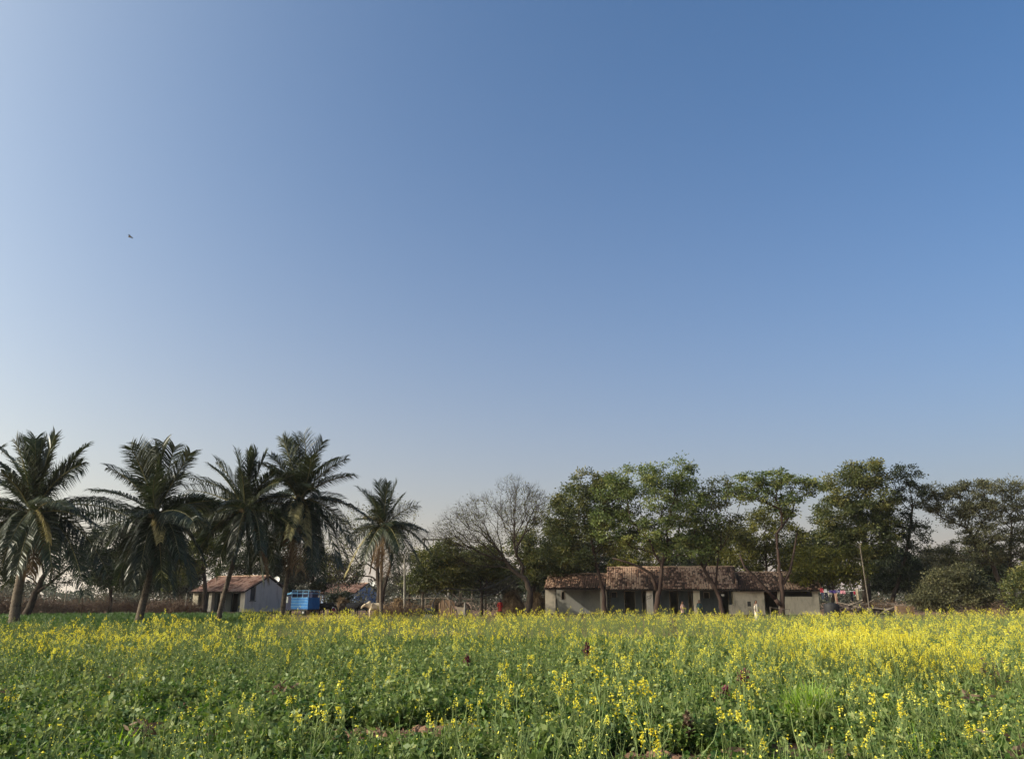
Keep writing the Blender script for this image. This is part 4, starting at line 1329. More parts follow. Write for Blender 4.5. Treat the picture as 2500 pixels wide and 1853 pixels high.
def hang(label, cat, px0, px1, py0, py1, col, seed, legs=0, stripes=None, name=None):
    """a cloth hung over the line: folded sheet with soft vertical waves"""
    q = np.random.default_rng(seed)
    f = ((px0 + px1) / 2 - 2001) / 109.0
    dd = A_[1] + (B_[1] - A_[1]) * f - .03
    a, b = P(px0, py0, dd), P(px1, py1, dd)
    nx_, nz_ = 14, 8
    m = MB()
    ph = q.uniform(0, 6, 3)
    for side in (0, 1):
        V = []
        for j in range(nz_):
            for i in range(nx_):
                u = i / (nx_ - 1); v = j / (nz_ - 1)
                if side: v *= .55
                x = a[0] + (b[0] - a[0]) * (u + .02 * math.sin(v * 5 + ph[0]) * v)
                z = a[2] + (b[2] - a[2]) * v + .03 * math.sin(u * 7 + ph[1]) * v
                y = dd + (.04 if side else -.02) + (.05 * math.sin(u * 17 + ph[2]) + .03 * math.sin(u * 31)) * v
                V.append([x, y, z])
        F = []
        for j in range(nz_ - 1):
            for i in range(nx_ - 1):
                if legs and j > 2 and i in (nx_ // 2 - 1, nx_ // 2):
                    continue
                k = j * nx_ + i
                F.append([k, k + 1, k + nx_ + 1, k + nx_])
        m.add(V, F)
    mt = col if not isinstance(col, tuple) else m_cloth(name or label.split()[0], col)
    return simple(name or 'garment', label, cat, m, mt, a, 'washing on the line', smooth=True)


def m_stripes(name, c1, c2, freq):
    m, nt, b = mat_base('cloth_' + name, .9)
    tc = nt.nodes.new('ShaderNodeTexCoord'); wv = nt.nodes.new('ShaderNodeTexWave')
    wv.inputs['Scale'].default_value = freq
    nt.links.new(tc.outputs['Object'], wv.inputs['Vector'])
    nt.links.new(ramp(nt, wv.outputs['Fac'], [(.4, c1), (.6, c2)]), b.inputs['Base Color'])
    return m


hang('red and pink cloth at the farmhouse end of the line', 'clothing', 2002, 2010, 1436, 1446, (.34, .035, .055), 1, name='cloth')
hang('white shirt next to the red cloth', 'shirt', 2012, 2019, 1438, 1447, (.45, .44, .43), 2, name='shirt')
hang('dark trousers with a blue sheen under the red cloth', 'trousers', 2004, 2012, 1446, 1462, (.05, .06, .1), 3, 1, name='trousers')
hang('black trousers under the white shirt', 'trousers', 2014, 2022, 1446, 1466, (.02, .02, .04), 4, 1, name='trousers')
hang('grey crumpled cloth between black trousers and purple sheet', 'clothing', 2021, 2033, 1444, 1452, (.3, .27, .24), 5, name='cloth')
hang('dark purple sheet on the clothes line', 'sheet', 2024, 2052, 1440.5, 1447, (.05, .035, .13), 6, name='sheet')
hang('long striped tan and maroon cloth hanging lowest', 'clothing', 2036, 2046, 1448, 1473, m_stripes('striped', (.45, .33, .22), (.22, .04, .05), 4.0), 7, name='cloth')
hang('pink and white towel beside the purple sheet', 'towel', 2052, 2064, 1441, 1449, (.5, .22, .26), 8, name='towel')
hang('black garment hanging between the pink towel and cream shirt', 'clothing', 2076, 2084, 1444, 1467, (.012, .012, .02), 9, name='garment')
hang('cream shirt hanging nearest the bamboo pole', 'shirt', 2088, 2097, 1437, 1464, (.46, .38, .26), 10, name='shirt')
hang('small crimson cloth peeping beside the cream shirt', 'clothing', 2084, 2088, 1443, 1451, (.35, .03, .07), 12, name='cloth')

# black water tank by the farmhouse end
m = MB(); x0 = (PX(2010, 69) + PX(2046, 69)) / 2
rr = (PX(2046, 69) - PX(2010, 69)) / 2
prof = [(.01, 0), (rr, 0)] + [(rr * (1 + .025 * (k % 2)), .1 + k * .12) for k in range(9)] + [(rr * .96, 1.16), (rr * .9, 1.22), (rr * .35, 1.27), (rr * .35, 1.33), (.01, 1.33)]
lathe(m, (x0, 69, 0), prof, 20)
simple('water_tank', 'squat black water tank below the washing', 'water tank', m, 'black_plastic', (x0, 69, 0), smooth=True)


# heaps: straw, brush and rubble
def heap(name, label, px0, px1, py_top, d, mat, seed, strand=1800, depth=1.6, group=None, cat='heap', core='straw'):
    q = np.random.default_rng(seed)
    x0, x1 = PX(px0, d), PX(px1, d)
    h = P((px0 + px1) / 2, py_top, d)[2]
    c = np.array([(x0 + x1) / 2, d + depth * .5, 0]); w = (x1 - x0) / 2
    e = empty(name, c); tag(e, label, cat, group)
    n1, n2 = 28, 12
    V = [[0, 0, h * .96]]
    for j in range(1, n2):
        f = j / (n2 - 1)
        for i in range(n1):
            a = i / n1 * 2 * math.pi
            wob = 1 + .1 * math.sin(3 * a + seed) + .06 * math.sin(7 * a)
            z = h * (1 - f ** 1.7) * (1 + .08 * math.sin(5 * a + 4 * f)) + q.normal() * .03
            V.append([w * f * wob * math.cos(a), depth * f * wob * math.sin(a), max(0, z) if j < n2 - 1 else -.02])
    m = MB()
    i = np.arange(n1); j = (i + 1) % n1
    m.add(V, np.stack([np.zeros(n1, int), 1 + i, 1 + j], 1), .4)
    for k in range(n2 - 2):
        m.add(V, np.stack([1 + k * n1 + i, 1 + (k + 1) * n1 + i, 1 + (k + 1) * n1 + j, 1 + k * n1 + j], 1), np.clip(.35 + q.normal(size=n1) * .2, 0, 1))
    m.build('mound', MAT[core], e)
    VV = np.array(V)
    k = q.integers(0, len(VV), strand)
    C = VV[k] * q.uniform(.92, 1.03, (strand, 1)) + q.normal(size=(strand, 3)) * .08
    C[:, 2] = np.maximum(C[:, 2], .02)
    D = unit(q.normal(size=(strand, 3)) * np.array([1, 1, .45]) + np.array([0, 0, -.15]))
    s_ = MB(); s_.leaves(C, D, rdirs(strand, q), q.uniform(.2, .7, strand), .025, np.clip(.5 + q.normal(size=strand) * .28, 0, 1))
    s_.build('straw', MAT[mat], e)


heap('straw_heap', 'brown straw heap between the red figure and the bent tree trunk', 1208, 1296, 1446, 80, 'straw', 61, 3200, 2.0, group='straw heaps')
heap('straw_heap', 'brown straw heap between the bent trunk and the farmhouse', 1276, 1346, 1450, 78.5, 'straw', 62, 2600, 1.8, group='straw heaps')
heap('brush_heap', 'long low heap of brushwood behind the buffaloes', 812, 852, 1462, 88, 'straw', 63, group='brush heaps')
heap('brush_heap', 'tangled brushwood heap right of the white bullock', 944, 1000, 1464, 80, 'straw', 64, group='brush heaps')
heap('brush_heap', 'brown heap behind the wooden rail and black hose', 1040, 1084, 1464, 84, 'straw', 65, group='brush heaps')
heap('straw_heap', 'dark rounded heap at the field edge right of the rounded bush', 2410, 2480, 1478, 68, 'rust', 66, group='straw heaps')

# mud mound pieces and a cart with raised shafts behind the field
d = 79.0
def ragged_wall(label, pa, pb, pt, d, mat='mud', seed=0, th=.35):
    q = np.random.default_rng(seed)
    x0, x1 = PX(pa, d), PX(pb, d); zt = P(pa, pt, d)[2]; n_ = 14
    prof = zt * (1 - .22 * np.abs(np.linspace(-1, 1, n_)) ** 3) + q.normal(size=n_) * .05
    V = []
    for yy in (d, d + th):
        for z_ in (0, 1):
            for k in range(n_):
                V.append([x0 + (x1 - x0) * k / (n_ - 1), yy + q.normal() * .015, -.02 if z_ == 0 else prof[k]])
    m = MB(); i = np.arange(n_ - 1)
    m.add(V, np.concatenate([np.stack([i, i + 1, i + n_ + 1, i + n_], 1), np.stack([i + 2 * n_ + 1, i + 2 * n_, i + 3 * n_, i + 3 * n_ + 1], 1), np.stack([i + n_, i + n_ + 1, i + 3 * n_ + 1, i + 3 * n_], 1)]))
    m.add([V[0], V[n_], V[3 * n_], V[2 * n_]], [[0, 1, 2, 3]]); m.add([V[n_ - 1], V[2 * n_ - 1], V[4 * n_ - 1], V[3 * n_ - 1]], [[3, 2, 1, 0]])
    return simple('mud_wall', label, 'wall', m, mat, (x0, d, 0))


ragged_wall('broken pinkish mud wall behind the cart shafts', 1072, 1110, 1463, d, seed=4)

d = 76.0
ct = empty('bullock_cart', (PX(1120, d), d, 0)); tag(ct, 'old wooden bullock cart with crossed raised shafts under the hose', 'cart')
B0 = (PX(1120, d), d, 0)
for pts, r in (([(1076, 1452), (1090, 1475), (1096, 1488)], .05), ([(1092, 1454), (1100, 1470), (1110, 1490)], .05), ([(1107, 1456), (1098, 1480)], .045), ([(1100, 1446), (1112, 1455), (1120, 1462)], .06)):
    m = MB(); m.tube([P(a, b, d - .3) for a, b in pts], r, 6); m.build('shaft', MAT['wood_grey'], ct, B0)
m = MB(); m.tube([P(1127, 1459, d - .2), P(1140, 1463, d - .2), P(1158, 1462, d - .2)], .07, 7); m.build('yoke', MAT['wood_grey'], ct, B0)
for k in range(7):
    x0 = PX(1116, d) + k * .2
    m = MB(); m.box(x0, x0 + .17, d - .1, d + 1.4, 1.28 + .01 * (k % 2), 1.33 + .01 * (k % 2)); m.build('plank', MAT['wood_grey'], ct, B0)
for yy in (-.15, 1.45):
    wm = MB(); a = np.arange(22) / 22 * 2 * math.pi
    cx, cz = PX(1131, d), .62
    V = np.concatenate([np.stack([cx + r * np.cos(a), np.full(22, d + yy + o_), cz + r * np.sin(a)], 1) for r, o_ in ((.52, -.04), (.62, -.04), (.62, .04), (.52, .04))])
    i = np.arange(22); j = (i + 1) % 22
    wm.add(V, np.concatenate([np.stack([i + k * 22, j + k * 22, j + ((k + 1) % 4) * 22, i + ((k + 1) % 4) * 22], 1) for k in range(4)]))
    w_ = wm.build('wheel', MAT['wood_dark'], ct, B0)
    for k in range(6):
        a = k * math.pi / 6
        sp = MB(); sp.tube([[cx - .54 * math.cos(a), d + yy, cz - .54 * math.sin(a)], [cx + .54 * math.cos(a), d + yy, cz + .54 * math.sin(a)]], .03, 5)
        sp.build('spoke', MAT['wood_dark'], w_, B0)

# cream sack board, pump and the black hoses
d = 66.0
m = MB(); a, b, c_, e_ = P(1113, 1481, d), P(1138, 1483, d), P(1133, 1500, d + .25), P(1118, 1499, d + .25)
th = np.array([0, .08, 0.0])
m.add([a, b, c_, e_, a + th, b + th, c_ + th, e_ + th], [[0, 1, 2, 3], [7, 6, 5, 4], [0, 4, 5, 1], [1, 5, 6, 2], [2, 6, 7, 3], [3, 7, 4, 0]])
simple('board', 'cream leaning board standing in the mustard edge', 'board', m, 'sacking', a)
pole('wooden_post', 'short pale post beside the cream board', 1135, 66, 1471, .09, 'concrete')
d = 70.0
pm = empty('water_pump', (PX(1046, d), d, 0)); tag(pm, 'black water pump with wheel at the foot of the hose', 'pump'); B0 = (PX(1046, d), d, 0)
m = MB(); m.box(B0[0] - .35, B0[0] + .35, d - .2, d + .2, 0, .35); m.build('base', MAT['concrete'], pm, B0)
m = MB(); m.tube([[B0[0] - .3, d, .62], [B0[0] + .32, d, .62]], .24, 14); m.build('motor', MAT['black_plastic'], pm, B0)
m = MB(); m.tube([[B0[0] + .36, d, .66], [B0[0] + .48, d, .66]], .3, 16); m.tube([[B0[0] + .42, d, .9], [B0[0] + .42, d, 1.2]], .07, 8); m.build('impeller_housing', MAT['black_plastic'], pm, B0)

def hose(label, pts, d0, d1, r=.045):
    n = len(pts)
    c = np.array([P(a, b, d0 + (d1 - d0) * i / (n - 1)) for i, (a, b) in enumerate(pts)])
    t = np.linspace(0, 1, n); tt = np.linspace(0, 1, 60)
    # Catmull-Rom through the points
    out = []
    for u in tt:
        k = min(int(u * (n - 1)), n - 2); f = u * (n - 1) - k
        p0, p1, p2, p3 = c[max(k - 1, 0)], c[k], c[k + 1], c[min(k + 2, n - 1)]
        out.append(.5 * ((2 * p1) + (-p0 + p2) * f + (2 * p0 - 5 * p1 + 4 * p2 - p3) * f ** 2 + (-p0 + 3 * p1 - 3 * p2 + p3) * f ** 3))
    m = MB(); m.tube(out, r, 7)
    simple('hose', label, 'hose', m, 'rubber', c[0], 'black hoses slung to the tree', smooth=True)


hose('thick black hose arching up from the pump and sagging to the bent tree', [(1052, 1484), (1062, 1462), (1075, 1444), (1093, 1437), (1125, 1439), (1165, 1440), (1205, 1428), (1250, 1404)], 70, 71.6)
hose('lower black hose curving up to the bent tree trunk', [(1160, 1458), (1185, 1454), (1215, 1446), (1240, 1432), (1258, 1416)], 71, 71.7)
m = MB(); a, b = P(985, 1459, 82), P(1092, 1459.5, 82); m.tube([a, (a + b) / 2 - np.array([0, 0, .03]), b], .045, 6)
for t in (.02, .5, .98):
    p = a + (b - a) * t; m.tube([[p[0], 82.05, -.05], [p[0], 82.05, p[2] + .05]], .05, 6)
simple('rail_fence', 'single pale rail fence in front of the brown heaps', 'fence', m, 'wood_grey', (a[0], 82, 0))
m = MB(); a, b = P(1880, 1482, 66), P(1927, 1487, 66); m.tube([a, (a + b) / 2 - np.array([0, 0, .06]), b], .02, 5)
for p in (a, b): m.tube([[p[0], 66, -.05], [p[0], 66, p[2] + .03]], .03, 5)
simple('rope_fence', 'pale rope slung between two short stakes before the low wall', 'fence', m, 'bark_pale', (a[0], 66, 0))

# dry stone and log wall right of the washing, with a tan mud wall at its end
d = 69.0
rw = empty('rubble_wall', (PX(2060, d), d, 0)); tag(rw, 'tumbled wall of dark stones and logs right of the water tank', 'wall'); B0 = (PX(2060, d), d, 0)
q = np.random.default_rng(77)
ico_v = None
def rock(mb, c, s, q):
    th = np.linspace(0, math.pi, 5); a = np.arange(7) / 7 * 2 * math.pi + q.random()
    V = []
    for t in th:
        for b in a:
            r = 1 + q.normal() * .12
            V.append([c[0] + s[0] * r * math.sin(t) * math.cos(b), c[1] + s[1] * r * math.sin(t) * math.sin(b), c[2] + s[2] * r * math.cos(t)])
    i = np.arange(7); j = (i + 1) % 7
    mb.add(V, np.concatenate([np.stack([i + k * 7, i + (k + 1) * 7, j + (k + 1) * 7, j + k * 7], 1) for k in range(4)]), q.random())


for k in range(110):
    pxx = q.uniform(2050, 2182)
    z = q.uniform(.05, 1.12) * (1 - .25 * (pxx > 2110))
    m = MB(); s = q.uniform(.1, .24, 3) * np.array([1.5, 1, .7])
    rock(m, (PX(pxx, d), d + q.uniform(-.2, .5), z), s, q)
    m.build('stone', MAT['stone'], rw, B0)
for k in range(26):
    pxx = q.uniform(2055, 2185); x = PX(pxx, d); z = q.uniform(.4, 1.35); L = q.uniform(.4, 1.1)
    a = q.normal() * .25
    m = MB(); m.tube([[x - L * math.cos(a), d - .2 + q.normal() * .15, z - L * math.sin(a)], [x + L * math.cos(a), d + q.normal() * .2, z + L * math.sin(a)]], q.uniform(.025, .06), 6, q.random())
    m.build('log', MAT['wood_grey'], rw, B0)
d = 66.0
m = MB(); x0, x1 = PX(2186, d), PX(2228, d)
zt = P(2200, 1479, d)[2]
n_ = 12
V = []
for yy in (d, d + .35):
    for z_ in (0, 1):
        for k in range(n_):
            u = k / (n_ - 1)
            V.append([x0 + (x1 - x0) * u, yy, (-.02 if z_ == 0 else zt + .05 * math.sin(u * 9) + .03 * math.sin(u * 23))])
i = np.arange(n_ - 1)
m.add(V, np.concatenate([np.stack([i, i + 1, i + n_ + 1, i + n_], 1), np.stack([i + 2 * n_ + 1, i + 2 * n_, i + 3 * n_, i + 3 * n_ + 1], 1), np.stack([i + n_, i + n_ + 1, i + 3 * n_ + 1, i + 3 * n_], 1)]))
m.add([V[0], V[n_], V[3 * n_], V[2 * n_]], [[0, 1, 2, 3]]); m.add([V[n_ - 1], V[2 * n_ - 1], V[4 * n_ - 1], V[3 * n_ - 1]], [[3, 2, 1, 0]])
simple('mud_wall', 'short tan mud wall at the field edge left of the rounded bush', 'wall', m, 'mud', (x0, d, 0))
m = MB(); m.tube([P(2176, 1476, 65.7), P(2190, 1477, 65.7), P(2215, 1479, 65.7), P(2232, 1477, 65.7)], .04, 6)
simple('branch', 'pale dry branch lying along the tan mud wall', 'branch', m, 'wood_grey', P(2176, 1476, 65.7))
m = MB(); m.box(PX(770, 84), PX(773, 84), 84, 84.2, 0, 1.3)
simple('fence_post', 'brown wooden post behind the blue truck tailgate', 'post', m, 'wood_grey', (PX(770, 84), 84, 0))


# ------------------------------------------------------------------ bodies grown from a skeleton
def skin_body(name, verts, edges, radii, root, mat, parent, sub=2):
    me = bpy.data.meshes.new(name)
    me.from_pydata([tuple(v) for v in verts], edges, [])
    o = bpy.data.objects.new(name, me)
    ROOT.objects.link(o)
    md = o.modifiers.new('skin', 'SKIN')
    md.use_smooth_shade = True
    for i, sv in enumerate(me.skin_vertices[0].data):
        r = radii[i]
        sv.radius = (r, r) if np.ndim(r) == 0 else tuple(r)
        sv.use_root = (i == root)
    s = o.modifiers.new('sub', 'SUBSURF'); s.levels = sub; s.render_levels = sub
    bpy.context.view_layer.update()
    dg = bpy.context.evaluated_depsgraph_get()
    nm = bpy.data.meshes.new_from_object(o.evaluated_get(dg))
    nm.name = name
    bpy.data.objects.remove(o); bpy.data.meshes.remove(me)
    nm.materials.clear(); nm.materials.append(mat)
    return obj_of(name, nm, parent)


def person(label, loc, rz, H, top, bottom, skirt=True, sit=False, arm='down', hair='short', drape=None):
    """standing or seated figure; top and bottom are cloth colours; faces local -y before rz"""
    e = empty('person', loc, rz); tag(e, label, 'person')
    s = H / 1.65
    zh = .86 if not sit else .45
    V, E, Rr = [], [], []

    def v(p, r, par=None):
        V.append(np.array(p, float) * s); Rr.append(r * s)
        if par is not None: E.append((par, len(V) - 1))
        return len(V) - 1
    pel = v((0, 0, zh), .125)
    wa = v((0, -.01, zh + .17), .115, pel)
    ch = v((0, 0, zh + .36), .13, wa)
    ub = v((0, 0, zh + .49), .10, ch)
    nk = v((0, -.01, zh + .57), .05, ub)
    hd = v((0, -.02, zh + .67), .082, nk)
    tp = v((0, -.015, zh + .745), .075, hd)
    ns = v((0, -.105, zh + .665), .014, hd)
    for sx in (-1, 1):
        er = v((sx * .088, 0, zh + .67), .014, hd)
        sh = v((sx * .17, 0, zh + .47), .06, ub)
        if arm == 'down' or (arm == 'bent' and sx < 0):
            el = v((sx * .215, .02, zh + .2), .042, sh); wr = v((sx * .215, -.05, zh - .04), .03, el); pm_ = v((sx * .21, -.06, zh - .11), .033, wr); fd = np.array([0, -.01, -.04])
        else:
            el = v((sx * .22, -.03, zh + .22), .042, sh); wr = v((sx * .12, -.22, zh + .25), .03, el); pm_ = v((sx * .08, -.27, zh + .27), .033, wr); fd = np.array([-sx * .02, -.035, .005])
        for k in range(4):
            o_ = np.array([0, (k - 1.5) * .018, 0])
            f1 = v(np.array(V[pm_]) / s + o_ + fd, .009, pm_)
            v(np.array(V[f1]) / s + fd * (1.0 + .15 * (1.5 - abs(k - 1.5))) + np.array([-sx * .008, 0, 0]), .007, f1)
        th = v(np.array(V[wr]) / s + np.array([-sx * .03, -.035, -.03]), .010, wr)
        v(np.array(V[th]) / s + fd * .7, .008, th)
        hp = v((sx * .085, 0, zh - .04), .09, pel)
        if sit:
            kn = v((sx * .11, -.42, zh + .02), .065, hp); an = v((sx * .11, -.42, .08), .04, kn)
        else:
            kn = v((sx * .09, -.02, .46), .062, hp); an = v((sx * .085, .01, .08), .04, kn)
        v(np.array(V[an]) / s + np.array([0, -.14, -.05]), .034, an)
    skin_body('body', V, E, Rr, pel, MAT['skin'], e)

    def loft(name, rings, mat, n=20):
        m = MB()
        a = np.arange(n) / n * 2 * math.pi
        VV = np.concatenate([np.stack([(cx + rx * np.cos(a)), (cy + ry * np.sin(a)), np.full(n, z)], 1) * s for cx, cy, z, rx, ry in rings])
        i = np.arange(n); j = (i + 1) % n
        m.add(VV, np.concatenate([np.stack([i + k * n, j + k * n, j + (k + 1) * n, i + (k + 1) * n], 1) for k in range(len(rings) - 1)]))
        return m.build(name, mat, e, smooth=True)
    loft('shirt', [(0, 0, zh - (.3 if skirt else .06), .2, .17), (0, 0, zh - .05, .175, .155), (0, -.01, zh + .17, .15, .14), (0, 0, zh + .36, .17, .15), (0, 0, zh + .47, .15, .12), (0, 0, zh + .54, .07, .07)], top)
    for sx in (-1, 1):
        m = MB()
        p0 = np.array([sx * .12, 0, zh + .46]) * s
        if arm == 'down' or (arm == 'bent' and sx < 0):
            p1, p2 = np.array([sx * .215, .02, zh + .2]) * s, np.array([sx * .216, -.03, zh + .06]) * s
        else:
            p1, p2 = np.array([sx * .22, -.03, zh + .22]) * s, np.array([sx * .15, -.17, zh + .245]) * s
        m.tube([p0, (p0 + p1) / 2, p1, p2], np.array([.085, .075, .062, .055]) * s, 10)
        m.build('sleeve', top, e, smooth=True)
    if sit:
        for sx in (-1, 1):
            m = MB(); m.tube(np.array([[sx * .08, .02, zh - .01], [sx * .11, -.44, zh + .02], [sx * .11, -.42, .14]]) * s, np.array([.12, .09, .075]) * s, 10); m.build('trouser', bottom, e, smooth=True)
    elif skirt:
        loft('skirt', [(0, 0, .05, .25, .23), (0, 0, .4, .21, .19), (0, 0, zh - .25, .19, .165), (0, 0, zh, .165, .145)], bottom)
    else:
        for sx in (-1, 1):
            m = MB(); m.tube(np.array([[sx * .085, 0, zh], [sx * .09, -.02, .46], [sx * .085, .01, .1]]) * s, np.array([.11, .085, .07]) * s, 10); m.build('trouser', bottom, e, smooth=True)
    # hair: cap over the skull, longer at the back when asked
    hm = MB()
    n = 14
    rings = []
    zc = zh + .69
    for f in np.linspace(0, 1, 6):
        t = f * math.pi * .52
        rings.append((0, .012 + .02 * f, zc + .105 * math.cos(t), .098 * math.sin(t) + .003, .098 * math.sin(t) + .003 - .014 * f))
    a = np.arange(n) / n * 2 * math.pi
    VV = np.concatenate([np.stack([cx + rx * np.cos(a), cy + ry * np.sin(a), np.full(n, z)], 1) * s for cx, cy, z, rx, ry in rings])
    i = np.arange(n); j = (i + 1) % n
    hm.add(VV, np.concatenate([np.stack([i + k * n, i + (k + 1) * n, j + (k + 1) * n, j + k * n], 1) for k in range(5)]))
    if hair == 'long':
        hm.tube(np.array([[0, .06, zc], [0, .1, zc - .1], [0, .125, zc - .25], [0, .15, zc - .45], [0, .15, zc - .62]]) * s, np.array([.08, .085, .07, .05, .02]) * s, 9)
    else:
        hm.tube(np.array([[0, .05, zc], [0, .075, zc - .07], [0, .07, zc - .1]]) * s, np.array([.075, .06, .03]) * s, 9)
    hm.build('hair', MAT['hair'], e, smooth=True)
    if drape is not None:
        loft('shawl', [(0, .02, zh + .2, .19, .16), (0, .03, zh + .4, .19, .16), (0, .03, zh + .55, .12, .12), (0, .03, zh + .7, .115, .12), (0, .02, zh + .79, .06, .07), (0, .02, zh + .81, .005, .005)], drape)
    return e


CW = m_cloth('white', (.5, .45, .36)); CD = m_cloth('dark', (.02, .025, .035)); CP = m_cloth('pinkish', (.42, .28, .24))
CR = m_cloth('red', (.28, .022, .018)); CG = m_cloth('greenish', (.03, .06, .07)); CM = m_cloth('magenta', (.16, .02, .07))
person('person in long cream dress with long dark hair standing before the farmhouse wall', (PX(1845, 62), 62, 0), R(35), 1.52, CW, CW, True, hair='long')
person('person with white collar and dark vest standing at the verandah pillar', (PX(1706, 72.2), 72.2, .02), R(-20), 1.5, CG, CD, False, arm='bent')
person('person in pale patterned top bending near the dark verandah door', (PX(1665, 71), 71, 0), R(40), 1.42, CP, CD, True, arm='bent')
person('person in bright red dress with dark shawl standing left of the straw heap', (PX(1221, 74), 74, 0), R(10), 1.62, CR, CD, True, drape=CD)
m = MB(); rock(m, (PX(815, 84), 84, .55), np.array([.2, .18, .2]), np.random.default_rng(3))
m.tube([[PX(815, 84) - .1, 84, 0], [PX(815, 84) - .05, 84, .4]], .16, 8)
simple('bundle', 'small magenta cloth bundle beside the black buffalo', 'bundle', m, CM, (PX(815, 84), 84, 0), smooth=True)


def bovine(name, label, loc, rz, L, mat, head_low=0.0, hump=0.0, horns=True, group='cattle tethered behind the field', dewlap=True):
    """body faces local -x; L is the body length from chest to rump"""
    e = empty(name, loc, rz); tag(e, label, 'cattle', group)
    s = L / 1.45
    V, E, Rr = [], [], []

    def v(p, r, par=None):
        V.append(np.array(p, float) * s); Rr.append(np.array(r if np.ndim(r) else (r, r)) * s)
        if par is not None: E.append((par, len(V) - 1))
        return len(V) - 1
    mid = v((0, 0, .88), (.30, .30))
    che = v((-.38, 0, .90), (.27, .30), mid)
    sho = v((-.62, 0, .98), (.20, .25), che)
    hip = v((.40, 0, .95), (.27, .27), mid)
    rum = v((.66, 0, 1.0), (.17, .19), hip)
    nk = v((-.84, 0, 1.08 - head_low * .3), (.12, .17), sho)
    po = v((-1.03, 0, 1.22 - head_low), (.10, .12), nk)
    fa = v((-1.15, 0, 1.08 - head_low * 1.1), (.085, .10), po)
    mu = v((-1.26, 0, .90 - head_low * 1.15), (.07, .07), fa)
    v((-1.29, 0, .85 - head_low * 1.15), (.055, .055), mu)
    for sy in (-1, 1):
        ea = v((-1.0, sy * .13, 1.2 - head_low), .035, po)
        v((-.99, sy * .26, 1.15 - head_low), .02, ea)
        el = v((-.5, sy * .15, .62), .085, che)
        kn = v((-.52, sy * .14, .36), .05, el)
        fe = v((-.5, sy * .14, .1), .04, kn)
        v((-.53, sy * .14, .03), .052, fe)
        th = v((.42, sy * .16, .66), .11, hip)
        hk = v((.6, sy * .15, .42), .055, th)
        an = v((.53, sy * .15, .1), .04, hk)
        v((.5, sy * .15, .03), .052, an)
    if hump:
        v((-.5, 0, 1.22 + hump * .1), (.09, .12), sho)
    t1 = v((.82, 0, .98), .035, rum); t2 = v((.87, 0, .7), .022, t1); v((.86, 0, .42), .04, t2)
    skin_body('body', V, E, Rr, mid, mat, e)
    if horns:
        for sy in (-1, 1):
            m = MB()
            p = np.array([[-1.03, sy * .08, 1.3 - head_low], [-1.0, sy * .2, 1.4 - head_low], [-.98, sy * .24, 1.55 - head_low]]) * s
            m.tube(p, np.array([.035, .028, .008]) * s, 7); m.build('horn', MAT['horn'], e, smooth=True)
    return e


d = 84
bovine('buffalo', 'black buffalo with lowered head standing behind the blue truck', (PX(797, d), d, 0), R(165), 1.5, MAT['hide_black'], head_low=.35, hump=0)
d = 82
bovine('buffalo', 'black buffalo facing away beside the pale blue gable', (PX(862, d), d, 0), R(150), 1.5, MAT['hide_black'], head_low=.1)
bovine('buffalo', 'black buffalo standing directly behind the white bullock', (PX(882, d + 2.2), d + 2.2, 0), R(12), 1.55, MAT['hide_black'], head_low=.25)
d = 76
bovine('bullock', 'cream white humped bullock facing left behind the small palm trunk', (PX(918, d), d, 0), R(18), 1.5, MAT['hide_cream'], head_low=.12, hump=1.6)
bovine('cow', 'dark brown cow lying low right of the small palm trunk', (PX(955, 80), 80, -.35), R(10), 1.35, MAT['hide_brown'], head_low=.1)

# bird high in the sky
BS = .62
bd = empty('bird', P(318, 579, 66)); bd.scale = (BS, BS, BS); tag(bd, 'small dark bird gliding alone in the sky', 'bird')
m = MB(); th = np.linspace(0, math.pi, 9)
m.tube(np.stack([-.34 * np.cos(th), np.zeros(9), .06 * np.cos(th)], 1), .1 * np.sin(th) + .004, 8)
m.build('body', MAT['horn'], bd, smooth=True)
for sy in (-1, 1):
    m = MB(); V = [[-.12, 0, .03], [.14, 0, .0], [.1, sy * .3, .15], [-.16, sy * .3, .17], [.12, sy * .62, .06], [-.02, sy * .66, .06]]
    m.add(V, [[0, 1, 2, 3], [3, 2, 4, 5]]); V2 = [[a, b, c + .02] for a, b, c in V]; m.add(V2, [[3, 2, 1, 0], [5, 4, 2, 3]])
    m.build('wing', MAT['horn'], bd)


# ------------------------------------------------------------------ the mustard field
PROTO = bpy.data.collections.new('prototypes')        # never linked to the scene: only instanced by the crop objects


